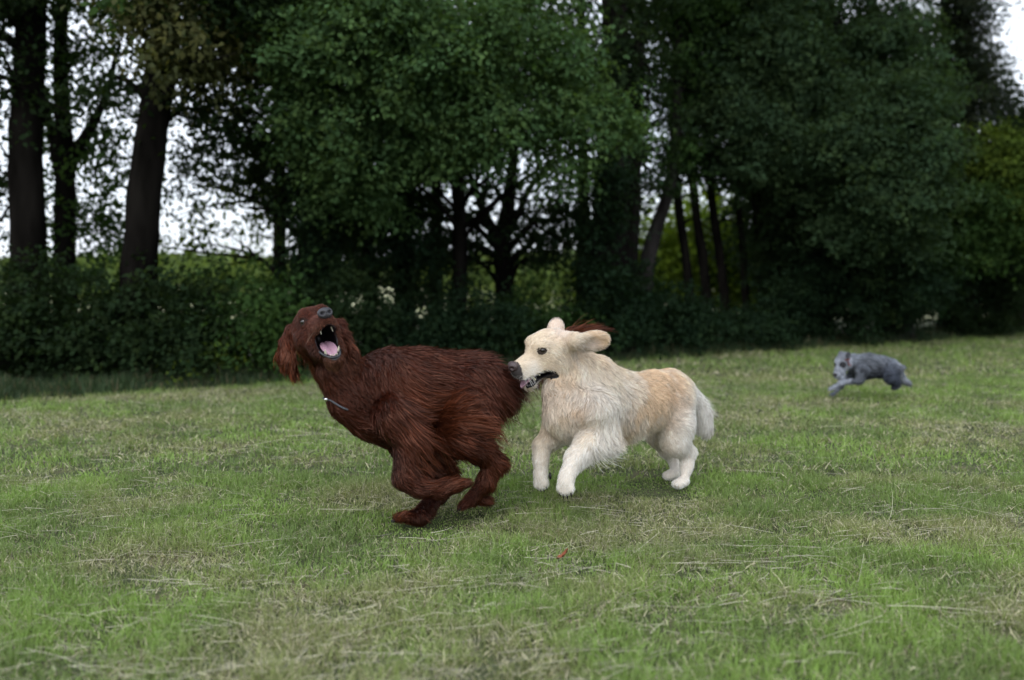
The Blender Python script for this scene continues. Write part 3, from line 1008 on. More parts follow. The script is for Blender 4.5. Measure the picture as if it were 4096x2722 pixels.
# second row: fills the wood so that no light comes through behind the dense crowns
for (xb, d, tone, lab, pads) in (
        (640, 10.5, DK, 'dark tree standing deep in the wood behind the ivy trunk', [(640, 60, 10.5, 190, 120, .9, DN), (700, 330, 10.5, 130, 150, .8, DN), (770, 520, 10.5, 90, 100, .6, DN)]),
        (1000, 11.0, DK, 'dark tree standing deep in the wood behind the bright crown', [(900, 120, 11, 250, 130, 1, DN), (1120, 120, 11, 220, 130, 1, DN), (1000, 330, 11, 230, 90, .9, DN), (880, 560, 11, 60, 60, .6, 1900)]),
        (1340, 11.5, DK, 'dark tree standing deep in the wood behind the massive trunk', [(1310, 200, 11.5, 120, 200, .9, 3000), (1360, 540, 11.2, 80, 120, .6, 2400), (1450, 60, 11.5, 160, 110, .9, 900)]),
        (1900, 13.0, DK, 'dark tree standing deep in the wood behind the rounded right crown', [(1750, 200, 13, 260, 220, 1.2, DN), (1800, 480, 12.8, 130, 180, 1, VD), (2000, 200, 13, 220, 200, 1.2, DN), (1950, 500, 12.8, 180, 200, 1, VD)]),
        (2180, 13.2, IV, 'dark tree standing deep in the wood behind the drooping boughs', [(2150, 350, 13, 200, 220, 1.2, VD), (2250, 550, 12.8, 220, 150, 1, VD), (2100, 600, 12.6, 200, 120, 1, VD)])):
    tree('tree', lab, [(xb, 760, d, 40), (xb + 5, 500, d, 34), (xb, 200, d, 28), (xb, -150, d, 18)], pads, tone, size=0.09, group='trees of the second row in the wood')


def shrub(label, x, d, w, top, tone, dens=3800, size=0.05, rd=0.5, bot=None):
    """w: half width px; top: display y of its top"""
    d = max(d, edge_d(x) + 0.55)
    ybase = 645 + 1560 / d
    h = ybase - top
    pads = []
    n = max(3, int(w / 28))
    for k in range(n):
        f = (k + 0.5) / n * 2 - 1
        pads.append((x + f * w * 0.85, top + h * (0.30 + 0.10 * rng.random()), d + rng.uniform(-.2, .2), w / n * 1.9, h * 0.34, rd, dens))
        pads.append((x + f * w * 0.8 + rng.normal(0, 14), top + rng.uniform(-12, 26), d + rng.uniform(-.2, .3), w / n * 1.2, h * 0.22, rd * .7, dens * 0.45))
        pads.append((x + f * w * 0.9, top + h * 0.66, d - 0.15, w / n * 2.0, h * 0.36, rd, dens))
    t = thing('shrub', np.array([D(x, 700, d)[0], d, 0]), label, 'shrub', 'shrubs along the meadow edge')
    arr = []
    b = np.array([D(x, 700, d)[0], d, -0.03])
    for pd in pads:
        e = D(*pd[:3])
        arr.append(limb([b + rng.normal(0, .06, 3) * [1, 1, 0], (b + e) / 2 + [0, 0, .1], e], 0.014, 0.003, len(arr) + 1, 5, 5))
    V, F = join(arr)
    make_mesh('stem', V, F, M_BARK, t)
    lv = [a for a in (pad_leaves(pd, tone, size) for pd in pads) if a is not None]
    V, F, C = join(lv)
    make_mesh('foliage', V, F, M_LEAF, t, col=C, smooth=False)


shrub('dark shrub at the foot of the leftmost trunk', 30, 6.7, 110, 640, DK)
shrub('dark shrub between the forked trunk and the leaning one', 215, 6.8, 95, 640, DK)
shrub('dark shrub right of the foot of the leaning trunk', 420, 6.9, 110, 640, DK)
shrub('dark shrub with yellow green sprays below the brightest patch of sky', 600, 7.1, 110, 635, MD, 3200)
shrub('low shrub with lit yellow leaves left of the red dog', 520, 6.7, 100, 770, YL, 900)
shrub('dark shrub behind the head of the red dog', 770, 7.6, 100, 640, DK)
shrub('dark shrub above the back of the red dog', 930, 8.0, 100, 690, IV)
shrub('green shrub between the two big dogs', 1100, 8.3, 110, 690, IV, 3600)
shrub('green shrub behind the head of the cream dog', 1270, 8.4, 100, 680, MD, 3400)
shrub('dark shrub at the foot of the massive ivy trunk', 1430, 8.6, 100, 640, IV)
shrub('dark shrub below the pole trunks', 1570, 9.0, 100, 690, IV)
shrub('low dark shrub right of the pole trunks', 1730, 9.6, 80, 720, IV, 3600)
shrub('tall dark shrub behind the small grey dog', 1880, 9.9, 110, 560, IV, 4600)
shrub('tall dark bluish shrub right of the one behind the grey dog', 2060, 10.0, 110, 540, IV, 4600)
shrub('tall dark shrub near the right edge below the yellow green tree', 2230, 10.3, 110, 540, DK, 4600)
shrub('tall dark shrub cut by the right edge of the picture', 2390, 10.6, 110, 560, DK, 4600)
# growth beyond the belt of trees, its sunlight put into brighter leaf colour
for (x, d, w, top, lab) in ((1480, 15, 120, 500, 'bright yellow green bush seen through the gap beside the grey trunk'),
                            (1640, 15.5, 110, 470, 'bright yellow green bush seen between the pole trunks'),
                            (1740, 16, 70, 560, 'bright bush at the right side of the gap between the pole trunks')):
    shrub(lab, x, d, w, top, (0.12, 0.19, 0.025), 2600, 0.10, 0.9)
for (x, d, w, top, lab) in ((500, 20, 190, 600, 'pale green far bush below the brightest patch of sky'),
                            (240, 19, 130, 596, 'pale green far bush seen between the left trunks'),
                            (1180, 20, 230, 610, 'far bush seen below the forked tree')):
    shrub(lab, x, d, w, top, (0.10, 0.15, 0.05), 1500, 0.12, 0.9)

# far-off wood beyond the field
n = 26000
a = rng.uniform(-1.2, 1.2, n)
X = a * 90
Y = 95 + rng.normal(0, 4, n)
H = 2.0 + 2.2 * fbm(np.c_[X * 0.05, np.zeros(n)], 8) + 1.2 * fbm(np.c_[X * 0.3, np.zeros(n)], 9)
Z = H * rng.random(n) ** 0.7
col = np.array([0.07, 0.10, 0.045]) * rng.uniform(0.6, 1.3, (n, 1))
V, F, C = leaf_mesh(np.c_[X, Y, Z], rng.normal(0, 1, (n, 3)), rng.normal(0, 1, (n, 3)), np.full(n, 1.1), col)
o = make_mesh('far_wood', V, F, M_LEAF, col=C, smooth=False)
o['kind'] = 'stuff'
o['label'] = 'far-off belt of trees beyond the pale field'

# ------------------------------------------------------------------ dogs
def frame(F, U):
    F = norm(F)
    L = norm(np.cross(U, F))
    U = np.cross(F, L)
    return np.array([F, L, U])


class Head:
    """head frame: rows forward, left, up; s scales metres"""

    def __init__(self, c, F, U, s, jaw, hinge=(0.015, -0.045)):
        self.c, self.A, self.s = np.array(c), frame(F, U), s
        self.hinge = self.w(hinge[0], 0, hinge[1])
        a = R(-jaw)
        Fj = self.A[0] * math.cos(a) + self.A[2] * math.sin(a)
        self.J = frame(Fj, self.A[2])
        b = R(-jaw / 2)
        self.B = frame(self.A[0] * math.cos(b) + self.A[2] * math.sin(b), self.A[2])

    def w(self, x, y, z):
        return self.c + self.s * (np.array([x, y, z]) @ self.A)

    def j(self, x, y, z):
        return self.hinge + self.s * (np.array([x, y, z]) @ self.J)

    def b(self, x, y, z):
        return self.hinge + self.s * (np.array([x, y, z]) @ self.B)

    def build(self, f, skull=(0.075, 0.062, 0.058), snout=1.0, open_web=False, jaw_r=0.02, lip=1.0, flew=0.0, nose_x=0.162, eye_z=0.013, jaw_b=0.026, lip_z=0.037):
        k = (nose_x - 0.055) / 0.107
        s, A, L = self.s, self.A, self.A[1]
        f.ell(self.w(0, 0, 0.0), A, np.array(skull) * s, 0.02)
        f.ell(self.w(-0.045, 0, -0.005), A, np.array([0.05, 0.05, 0.05]) * s, 0.02)
        for e in (-1, 1):
            f.ell(self.w(0.05, 0.03 * e, 0.013 + eye_z), A, np.array([0.022, 0.019, 0.015]) * s, 0.012)   # brow
            f.ell(self.w(0.005, 0.038 * e, -0.03), A, np.array([0.05, 0.03, 0.036]) * s, 0.02)    # cheek
            f.ell(self.w(0.075, 0.02 * e, -0.018), A, np.array([0.04, 0.018, 0.02]) * s, 0.015)
            f.ell(self.w(0.055 + 0.058 * k, 0.016 * e, -lip_z - flew * 0.6), A, np.array([0.042 * k, 0.014 * lip, 0.019 + flew * 0.4]) * s, 0.012)
            if flew:
                f.ell(self.w(0.072, 0.028 * e, -0.032 - flew * 0.6), A, np.array([0.042, 0.016, 0.022 + flew * 0.4]) * s, 0.012)  # flews
            # lids round the eyeball, opened to an almond
            f.ell(self.w(0.0575, 0.0375 * e, eye_z), A, np.array([0.0165, 0.0125, 0.0155]) * s, 0.006)
            eo = frame(norm(0.62 * A[0] + 0.78 * e * A[1] + 0.1 * A[2]), A[2])
            f.ell(self.w(0.0575, 0.0375 * e, eye_z) + eo[0] * 0.013 * s, eo, np.array([0.0085, 0.0115, 0.0075]) * s, 0.003, sub=True)
        f.cone(self.w(0.055, 0, -0.012), self.w(nose_x - 0.017, 0, -0.018), 0.033 * s * snout, 0.021 * s * snout, 0.018, 1.05, L)
        f.cone(self.j(0.0, 0, 0.005), self.j(0.112 * k, 0, 0.012), jaw_b * s, jaw_r * s * 0.85, 0.012, 1.25, self.J[1])
        f.ell(self.j(0.118 * k, 0, 0.008), self.J, np.array([0.02, 0.022, 0.015]) * s, 0.01)
        f.ell(self.w(-0.02, 0, -0.06), A, np.array([0.06, 0.045, 0.035]) * s, 0.02)


def muzzle_dist(h, p):
    q = (p - h.c) @ h.A.T / h.s
    return q


def paw_toes(f, c, fwd, up, r, k=0.006):
    """four toes in front of the pad"""
    A = frame(fwd, up)
    f.ell(c, A, np.array([1.25, 0.95, 0.75]) * r, 0.012)
    for i, y in enumerate((-0.68, -0.24, 0.24, 0.68)):
        x = 0.95 + (0.25 if i in (1, 2) else 0)
        f.ell(np.array(c) + r * (x * A[0] + y * A[1] - 0.1 * A[2]), A, np.array([0.55, 0.34, 0.5]) * r, k)
    return A


def claws(parent, c, fwd, up, r, mat):
    A = frame(fwd, up)
    for i, y in enumerate((-0.68, -0.24, 0.24, 0.68)):
        x = 1.5 + (0.25 if i in (1, 2) else 0)
        p0 = np.array(c) + r * (x * A[0] + y * A[1] - 0.15 * A[2])
        p1 = p0 + r * (0.45 * A[0] - 0.3 * A[2])
        V, F = tube_arrays([p0 - 0.3 * (p1 - p0), p0, (p0 + p1) / 2 - 0 * A[2], p1], [r * .14, r * 0.13, r * 0.09, r * 0.02], 6)
        make_mesh('claw', V, F, mat, parent)


def add_eye(parent, h, e, mat, r=0.0125, x=0.0585, y=0.037, z=0.014):
    c = h.w(x, y * e, z)
    out = norm(0.62 * h.A[0] + 0.78 * e * h.A[1] + 0.1 * h.A[2])
    return blob('eye', c, frame(out, h.A[2]), np.array([r, r, r]) * h.s, mat, parent, 16, 12), c


def add_nose(parent, h, mat, x=0.162, z=-0.004, r=(0.013, 0.0205, 0.0155)):
    def bump(q):
        # nostrils: two pits in the front, a groove between them
        w = q.copy()
        for e in (-1, 1):
            d = np.sqrt((q[:, 1] - 0.48 * e) ** 2 + (q[:, 2] + 0.05) ** 2)
            m = q[:, 0] > 0
            w[m, 0] -= (0.75 * np.exp(-(d[m] / 0.24) ** 2))
        m = q[:, 0] > 0
        w[m, 0] -= 0.2 * np.exp(-(q[m, 1] / 0.09) ** 2) * (q[m, 2] < 0)
        w[:, 1] *= 1 + 0.12 * q[:, 2]
        return w
    return blob('nose', h.w(x, 0, z), h.A, np.array(r) * h.s, mat, parent, 36, 24, bump)


def tongue(parent, h, x=0.065, z=0.022, r=(0.055, 0.021, 0.007), tip=0.0):
    def bump(q):
        w = q.copy()
        w[:, 2] += 0.9 * q[:, 1] ** 2 - 0.7 * np.exp(-(q[:, 1] / 0.12) ** 2)
        w[:, 2] += -tip * np.clip(q[:, 0], 0, 1) ** 2
        return w
    return blob('tongue', h.j(x, 0, z), h.J, np.array(r) * h.s, M_TONGUE, parent, 28, 20, bump)


def tooth(parent, base, tip, r):
    V, F = tube_arrays([base, base * 0.6 + tip * 0.4, base * 0.25 + tip * 0.75, tip], [r, r * 0.85, r * 0.5, r * 0.08], 8)
    return make_mesh('tooth', V, F, M_TOOTH, parent)


def whiskers(h, rng, n=10, L=0.05, col=(0.8, 0.78, 0.7)):
    PT = []
    for e in (-1, 1):
        for i in range(n):
            x = rng.uniform(0.085, 0.135)
            z = rng.uniform(-0.042, -0.02)
            p = h.w(x, 0.026 * e, z)
            d = norm(h.A[0] * rng.uniform(-0.5, 0.2) + h.A[1] * e * 0.8 + h.A[2] * rng.uniform(-0.9, 0.0))
            l = L * rng.uniform(0.5, 1.2)
            PT.append([p + d * l * t + np.array([0, 0, -0.35]) * l * t * t for t in np.linspace(0, 1, 6)])
    PT = np.array(PT)
    nr = np.tile([0.1, -1.0, 0.2], (len(PT), 1))
    return ribbons(PT, np.full(len(PT), 0.0009), nr, np.tile(col, (len(PT), 1)), rng, 0.8)


def bake_body(f, guides, parent, mats, tints=None, paint=None, midx=None, yw=0.3, label=None):
    V, F = f.surface()
    V = relax(V, F, 2, 0.5)
    _, _, _, col = guides.at(V, yw)
    if paint is not None:
        col = paint(V, col)
    fc = V[F].mean(1)
    mi = midx(fc) if midx is not None else np.zeros(len(F), int)
    o = make_mesh('body', V, F, None, parent, col, True, mats, mi)
    return o, V, F


# ====================== red setter ==========================================
rng = np.random.default_rng(21)


def S(zx, zy, d):
    return P(1000 + zx / 1.568, 1150 + zy / 1.568, d)


def sr(z, d=2.8):
    """radius in zoom px -> metres"""
    return z / 1.568 * d / F_SRC


red = thing('dog', (S(1000, 1490, 2.8)[0], 2.8, 0.0), 'long haired dark red brown dog bounding with its mouth wide open', 'dog')
hF = np.array([0.40, -0.84, 0.35])
h = Head(S(402, 262, 2.60), hF, (-0.24, 0.0, 1.0), 1.08, 46)
f = Field(S(120, 1560, 2.8) - [0, 0.46, 0], S(2330, 30, 2.8) + [0, 0.5, 0], 0.0046)
n = (0.1, 1, 0)
# trunk, front to back: centre, radius px (vertical), depth
f.chain([(S(670, 670, 2.72), sr(135)), (S(870, 670, 2.76), sr(268))], 0.04, 0.66, n)
f.chain([(S(870, 670, 2.76), sr(268)), (S(1080, 645, 2.82), sr(252)), (S(1290, 615, 2.86), sr(200))], 0.05, 0.62, n)
f.chain([(S(1290, 615, 2.86), sr(200)), (S(1430, 610, 2.88), sr(188)), (S(1540, 650, 2.9), sr(135))], 0.04, 0.74, n)
f.chain([(S(640, 780, 2.68), sr(55)), (S(765, 860, 2.72), sr(75)), (S(900, 920, 2.76), sr(62)), (S(1050, 890, 2.8), sr(55))], 0.05)
# neck
f.chain([(h.w(-0.040, 0, -0.03), 0.046), (S(535, 500, 2.68), sr(105)), (S(640, 630, 2.71), sr(160))], 0.04, 0.85, n)
f.chain([(S(497, 540, 2.64), sr(55)), (S(590, 730, 2.66), sr(58)), (S(690, 840, 2.69), sr(52))], 0.05)
# near foreleg, folded
f.chain([(S(900, 800, 2.66), sr(120)), (S(1010, 960, 2.66), sr(92)), (S(985, 1090, 2.64), sr(64)), (S(965, 1200, 2.62), sr(58)), (S(1060, 1265, 2.62), sr(42)), (S(1190, 1275, 2.63), sr(36)), (S(1280, 1245, 2.64), sr(42))], 0.03)
paw_toes(f, S(1300, 1240, 2.64), (1, 0, 0.12), (0.3, 0, -1), 0.022)
# far foreleg
f.chain([(S(900, 870, 2.88), sr(100)), (S(960, 1010, 2.9), sr(70)), (S(1030, 1150, 2.9), sr(46)), (S(1130, 1210, 2.92), sr(38)), (S(1260, 1180, 2.93), sr(36))], 0.03)
# near hind leg
f.chain([(S(1430, 640, 2.80), sr(190)), (S(1340, 850, 2.74), sr(140)), (S(1300, 940, 2.72), sr(105))], 0.04, 0.75, n)
f.chain([(S(1300, 930, 2.73), sr(95)), (S(1430, 1010, 2.75), sr(75)), (S(1535, 1100, 2.77), sr(52)), (S(1480, 1220, 2.76), sr(46)), (S(1390, 1325, 2.75), sr(40))], 0.03)
paw_toes(f, S(1370, 1345, 2.75), (-1, -0.15, -0.55), (-0.3, 0, 1), 0.024)
f.chain([(S(1400, 1330, 2.78), sr(34)), (S(1485, 1335, 2.8), sr(32))], 0.02)
# far hind leg, on the ground
f.chain([(S(1400, 700, 2.96), sr(160)), (S(1200, 960, 2.96), sr(100)), (S(1130, 1030, 2.94), sr(80)), (S(1225, 1180, 2.9), sr(56)), (S(1190, 1290, 2.84), sr(48)), (S(1110, 1390, 2.76), sr(42)), (S(1065, 1440, 2.71), sr(40)), (S(985, 1448, 2.69), sr(32))], 0.03)
toeA = paw_toes(f, S(965, 1444, 2.68), (-1, -0.1, -0.12), (0, 0, 1), 0.021)
# tail, passing behind the other dog's head
tail = bez([S(1530, 560, 2.93), S(1650, 530, 3.06), S(1800, 450, 3.16), S(1980, 300, 3.2), S(2090, 272, 3.2), S(2225, 264, 3.2)], 6)
tr = np.linspace(0.026, 0.006, len(tail))
f.chain([(tail[i], tr[i]) for i in range(len(tail))], 0.01)
# head
h.build(f, (0.078, 0.062, 0.066), 1.0, jaw_r=0.023, lip=1.35)
f.ell(h.j(0.112, 0, -0.010), h.J, np.array([0.020, 0.024, 0.018]) * h.s, 0.012)
for e in (-1, 1):
    f.ell(h.w(0.045, 0.026 * e, 0.040), h.A, np.array([0.024, 0.018, 0.016]) * h.s, 0.012)
web = h.s
for e in (-1, 1):      # cheek skin stretched between the jaws
    f.cone(h.w(0.045, 0.036 * e, -0.035), h.j(0.055, 0.032 * e, 0.0), 0.017 * web, 0.017 * web, 0.02)
    f.cone(h.w(0.085, 0.03 * e, -0.035), h.j(0.075, 0.028 * e, 0.004), 0.009 * web, 0.011 * web, 0.015)
cav = (h.b(0.098, 0, 0.012), h.B, np.array([0.108, 0.030, 0.050]) * h.s)
f.ell(*cav, 0.006, sub=True)
# ears: long hanging flaps
earR = [S(265, 270, 2.66), S(235, 350, 2.66), S(235, 440, 2.65), S(270, 520, 2.65)]
earL = [S(570, 235, 2.68), S(592, 320, 2.66), S(622, 415, 2.65), S(655, 500, 2.65)]
f.chain([(earR[0], sr(30)), (earR[1], sr(42)), (earR[2], sr(40)), (earR[3], sr(24))], 0.015, 0.5, n)
f.chain([(S(330, 270, 2.66), sr(34)), (earR[0], sr(30))], 0.02)
f.chain([(S(200, 400, 2.69), sr(26)), (S(215, 470, 2.69), sr(24))], 0.015, 0.6, n)
f.chain([(earL[0], sr(28)), (earL[1], sr(38)), (earL[2], sr(42)), (earL[3], sr(32))], 0.015, 0.5, n)
f.chain([(S(515, 235, 2.68), sr(34)), (earL[0], sr(28))], 0.02)

RD = np.array([0.036, 0.0080, 0.0038])      # mahogany
RL = np.array([0.095, 0.026, 0.011])       # lighter feathering
RK = np.array([0.030, 0.0072, 0.0042])
RF = np.array([0.080, 0.020, 0.0105])       # face
RG = np.array([0.17, 0.085, 0.055])         # greying chin
cm = 0.01
rows = [
    # face
    (h.w(0.12, 0, 0.01), (-0.3, 0.9, 0.1), 0.5 * cm, 0, RF, 0.025), (h.w(0.03, 0, 0.06), (-0.3, 0.7, -0.2), 0.9 * cm, 0, RF, 0.03),
    (h.w(0.1, -0.03, -0.03), (-0.7, 0.5, -0.5), 0.7 * cm, 0, RF * 1.05, 0.025), (h.w(0.1, 0.03, -0.03), (0.6, 0.6, -0.5), 0.7 * cm, 0, RF, 0.025),
    (h.w(0.02, -0.06, 0), (-0.4, 0.4, -0.8), 1.0 * cm, 0, RF * 0.9, 0.03), (h.w(0.02, 0.06, 0), (0.4, 0.4, -0.8), 1.0 * cm, 0, RF * 0.9, 0.03),
    (h.w(0.13, 0.022, -0.04), (0.3, 0.2, -1), 0.4 * cm, 0, RG * 0.75, 0.016), (h.w(0.13, -0.022, -0.04), (-0.3, 0.2, -1), 0.4 * cm, 0, RG * 0.75, 0.016),
    (h.j(0.12, 0, -0.01), (0, 0.3, -1), 0.8 * cm, 0.0, RG * 1.3, 0.024), (h.j(0.06, 0, -0.02), (0, 0.3, -1), 0.8 * cm, 0.001, RK, 0.03),
    # ears
    (S(250, 300, 2.65), (-0.2, 0, -1), 2.0 * cm, 0.002, RF, 0.025), (S(245, 450, 2.65), (0.1, 0, -1), 5 * cm, 0.014, RL * 0.95, 0.03), (S(200, 420, 2.67), (-0.5, 0, -0.9), 4 * cm, 0.014, RL * 0.95, 0.025), (S(280, 540, 2.65), (0.25, 0, -1), 5 * cm, 0.014, RL * 0.95, 0.03),
    (S(575, 240, 2.66), (0.15, 0, -1), 2.0 * cm, 0.002, RF, 0.025), (S(600, 340, 2.65), (0.25, 0, -1), 4 * cm, 0.012, RL * 0.95, 0.03), (S(640, 450, 2.65), (0.35, 0, -0.9), 4.5 * cm, 0.014, RL, 0.035),
    # neck and chest
    (S(560, 620, 2.6), (0.15, 0, -1), 3.2 * cm, 0.008, RD, 0.05), (S(700, 600, 2.6), (0.45, 0, -0.9), 3.4 * cm, 0.009, RD, 0.05), (S(500, 740, 2.6), (0.3, 0, -1), 3.0 * cm, 0.008, RK, 0.04),
    (S(620, 850, 2.62), (0.75, 0, -0.7), 3.2 * cm, 0.006, RD, 0.05), (S(800, 970, 2.66), (1, 0, -0.35), 3 * cm, 0.005, RK, 0.05),
    # back and side
    (S(760, 420, 2.7), (1, 0, -0.1), 2.2 * cm, 0.002, RD, 0.05), (S(1000, 390, 2.7), (1, 0, -0.1), 2.5 * cm, 0.002, RD, 0.05), (S(1250, 400, 2.7), (1, 0, -0.22), 2.6 * cm, 0.002, RD, 0.05),
    (S(1450, 460, 2.74), (0.9, 0, -0.5), 4 * cm, 0.003, RD, 0.05), (S(1570, 520, 2.78), (0.7, 0, -0.8), 4 * cm, 0.004, RD, 0.04),
    (S(850, 600, 2.6), (0.75, 0, -0.6), 4 * cm, 0.004, RD, 0.05), (S(1050, 560, 2.62), (0.95, 0, -0.4), 5.0 * cm, 0.006, RD, 0.05), (S(1250, 560, 2.66), (0.95, 0, -0.45), 5.5 * cm, 0.007, RD, 0.05),
    (S(980, 640, 2.6), (0.75, 0, -0.75), 7 * cm, 0.009, RL * 0.85, 0.035), (S(1110, 700, 2.6), (0.85, 0, -0.45), 8 * cm, 0.01, RL * 0.85, 0.035), (S(1270, 760, 2.64), (0.95, 0, -0.15), 8 * cm, 0.01, RL * 0.7, 0.04),
    (S(820, 800, 2.6), (0.85, 0, -0.5), 4.5 * cm, 0.006, RD, 0.05), (S(1000, 830, 2.58), (0.95, 0, -0.3), 6 * cm, 0.008, RL * 0.75, 0.045), (S(1220, 890, 2.62), (1, 0, -0.25), 8 * cm, 0.01, RL * 0.75, 0.045),
    (S(1450, 640, 2.72), (0.5, 0, -0.9), 4.5 * cm, 0.005, RD, 0.05), (S(1600, 720, 2.8), (0.25, 0, -1), 7 * cm, 0.007, RK, 0.05), (S(1480, 850, 2.72), (0.6, 0, -0.8), 7.5 * cm, 0.014, RL, 0.04), (S(1590, 850, 2.8), (0.35, 0, -1), 8 * cm, 0.012, RL * 0.7, 0.04),
    (S(1380, 960, 2.7), (0.8, 0, -0.6), 5 * cm, 0.008, RD, 0.04),
    # near foreleg
    (S(945, 1060, 2.6), (0, 0, -1), 1.3 * cm, 0.001, RK, 0.03), (S(940, 1190, 2.6), (0.3, 0, -1), 1.2 * cm, 0, RK, 0.03), (S(1010, 1260, 2.6), (1, 0, -0.4), 1.2 * cm, 0, RK, 0.03),
    (S(1060, 1050, 2.6), (0.9, 0, -0.7), 7 * cm, 0.008, RL * 0.7, 0.03), (S(1060, 1180, 2.6), (1, 0, -0.3), 8 * cm, 0.007, RL * 0.75, 0.03), (S(1200, 1230, 2.6), (1, 0, 0.1), 4.5 * cm, 0.006, RL * 0.6, 0.03),
    (S(1200, 1300, 2.6), (1, 0, 0.0), 1.5 * cm, 0.001, RK, 0.02), (S(1330, 1220, 2.6), (0.9, 0, 0.3), 3 * cm, 0.004, RL * 0.6, 0.025),
    # near hind leg
    (S(1440, 1080, 2.72), (-0.3, 0, -1), 1.8 * cm, 0.001, RK, 0.03), (S(1560, 1080, 2.74), (0.8, 0, -0.6), 5 * cm, 0.006, RL * 0.65, 0.025), (S(1540, 1200, 2.74), (0.3, 0, -1), 3.5 * cm, 0.004, RL * 0.65, 0.03),
    (S(1420, 1260, 2.72), (-0.6, 0, -1), 1.2 * cm, 0, RD, 0.03), (S(1340, 1370, 2.72), (-0.8, 0, -0.5), 1.2 * cm, 0, RF, 0.03), (S(1480, 1335, 2.78), (0.8, 0, -0.3), 3 * cm, 0.003, RL * 0.8, 0.02),
    # far hind leg
    (S(1150, 1340, 2.82), (-0.1, 0, -1), 2.6 * cm, 0.004, RK, 0.03), (S(1060, 1450, 2.78), (0.2, 0, -1), 1.6 * cm, 0.001, RK, 0.025), (S(950, 1430, 2.75), (0.25, 0, 1.0), 2.4 * cm, 0.002, RL * 0.95, 0.018),
    # tail
    (S(1680, 540, 3.06), (0.12, 0, -1), 12 * cm, 0.01, RK, 0.04), (S(1850, 420, 3.15), (0.25, 0, -1), 13 * cm, 0.015, RL * 0.8, 0.04), (S(2020, 290, 3.2), (0.9, 0, 0.2), 6 * cm, 0.006, RL * 0.95, 0.04), (S(2220, 264, 3.2), (1, 0, 0.05), 4 * cm, 0.003, RK, 0.03),
]
G = Guides(rows, 0.04)


def cav_sdf(p):
    q = (p - cav[0]) @ cav[1].T / cav[2]
    return np.linalg.norm(q, axis=1) - 1


eyes_c = [h.w(0.062, 0.038 * e, 0.013) for e in (-1, 1)]


def paint_red(V, col):
    col = col.copy() * 0.45  # skin under the coat darkened: shade between locks put into its colour
    for c in eyes_c:
        d = np.linalg.norm(V - c, axis=1)
        col = np.where((d < 0.017)[:, None], np.array([0.03, 0.015, 0.012]), col)
    q = muzzle_dist(h, V)
    return col


body, BV, BF = bake_body(f, G, red, [M_SKIN, M_MOUTH], paint=paint_red, midx=lambda p: (cav_sdf(p) < 0.10).astype(int), yw=0.25)


def skip_red(p):
    m = cav_sdf(p) < 0.12
    for c in eyes_c:
        m |= np.linalg.norm(p - c, axis=1) < 0.0135
    q = muzzle_dist(h, p)
    m |= (q[:, 0] > 0.15) & (np.abs(q[:, 1]) < 0.02) & (q[:, 2] > -0.02)
    return m


PT, NR, W, C = grow_coat(f, BV, BF, G, 150000, rng, 0.0014, 7, 0.14, 0.024, 0.12, skip_red, 0.6, RK * 0.6, (0.10, 0, 0), 0.85, yw=0.25, swirl_k=2.8, mess=0.3, blend_k=0.6)
PT2, NR2, W2, C2 = grow_coat(f, BV, BF, G, 16000, rng, 0.0012, 9, 0.42, 0.028, 0.10, skip_red, 0.8, None, (0.25, 0, 0.0), 0.75, yw=0.25, len_k=1.45, swirl_k=2.8, mess=0.8)
C2 = np.clip(C2 * 1.3, 0, 0.4)
V, F, C = join([ribbons(PT, W, NR, C, rng), ribbons(PT2, W2, NR2, C2, rng), whiskers(h, rng, 4, 0.04, (0.3, 0.22, 0.18))])
make_mesh('coat', V, F, M_FUR_RED, body, C)
for e in (-1, 1):
    add_eye(red, h, e, M_EYE, 0.0108, x=0.0575, y=0.0375, z=0.013)
add_nose(red, h, M_NOSE, r=(0.0145, 0.0222, 0.0175))
tongue(red, h, 0.078, 0.018, (0.042, 0.022, 0.007), 0.0)
for e in (-1, 1):
    tooth(red, h.j(0.104, 0.019 * e, 0.018), h.j(0.109, 0.021 * e, 0.040), 0.0042)
    for q in (0.004, 0.010):
        tooth(red, h.j(0.119, q * e, 0.018), h.j(0.121, q * e, 0.026), 0.0022)
    tooth(red, h.w(0.118, 0.017 * e, -0.036), h.w(0.119, 0.0175 * e, -0.052), 0.0028)
# lower lip rim
lp = [h.j(x, y, z) for x, y, z in ((0.05, -0.03, 0.016), (0.085, -0.0275, 0.017), (0.112, -0.021, 0.018), (0.126, -0.009, 0.017), (0.127, 0.009, 0.017), (0.112, 0.021, 0.018), (0.085, 0.0275, 0.017), (0.05, 0.03, 0.016))]
q = bez(lp, 5)
V, F = tube_arrays(q, np.full(len(q), 0.0052), 8)
make_mesh('lip', V, F, M_LIP, red)
claws(red, S(965, 1444, 2.68), (-1, -0.1, -0.12), (0, 0, 1), 0.021, M_MOUTH)
claws(red, S(1370, 1345, 2.75), (-1, -0.15, -0.55), (-0.3, 0, 1), 0.024, M_MOUTH)
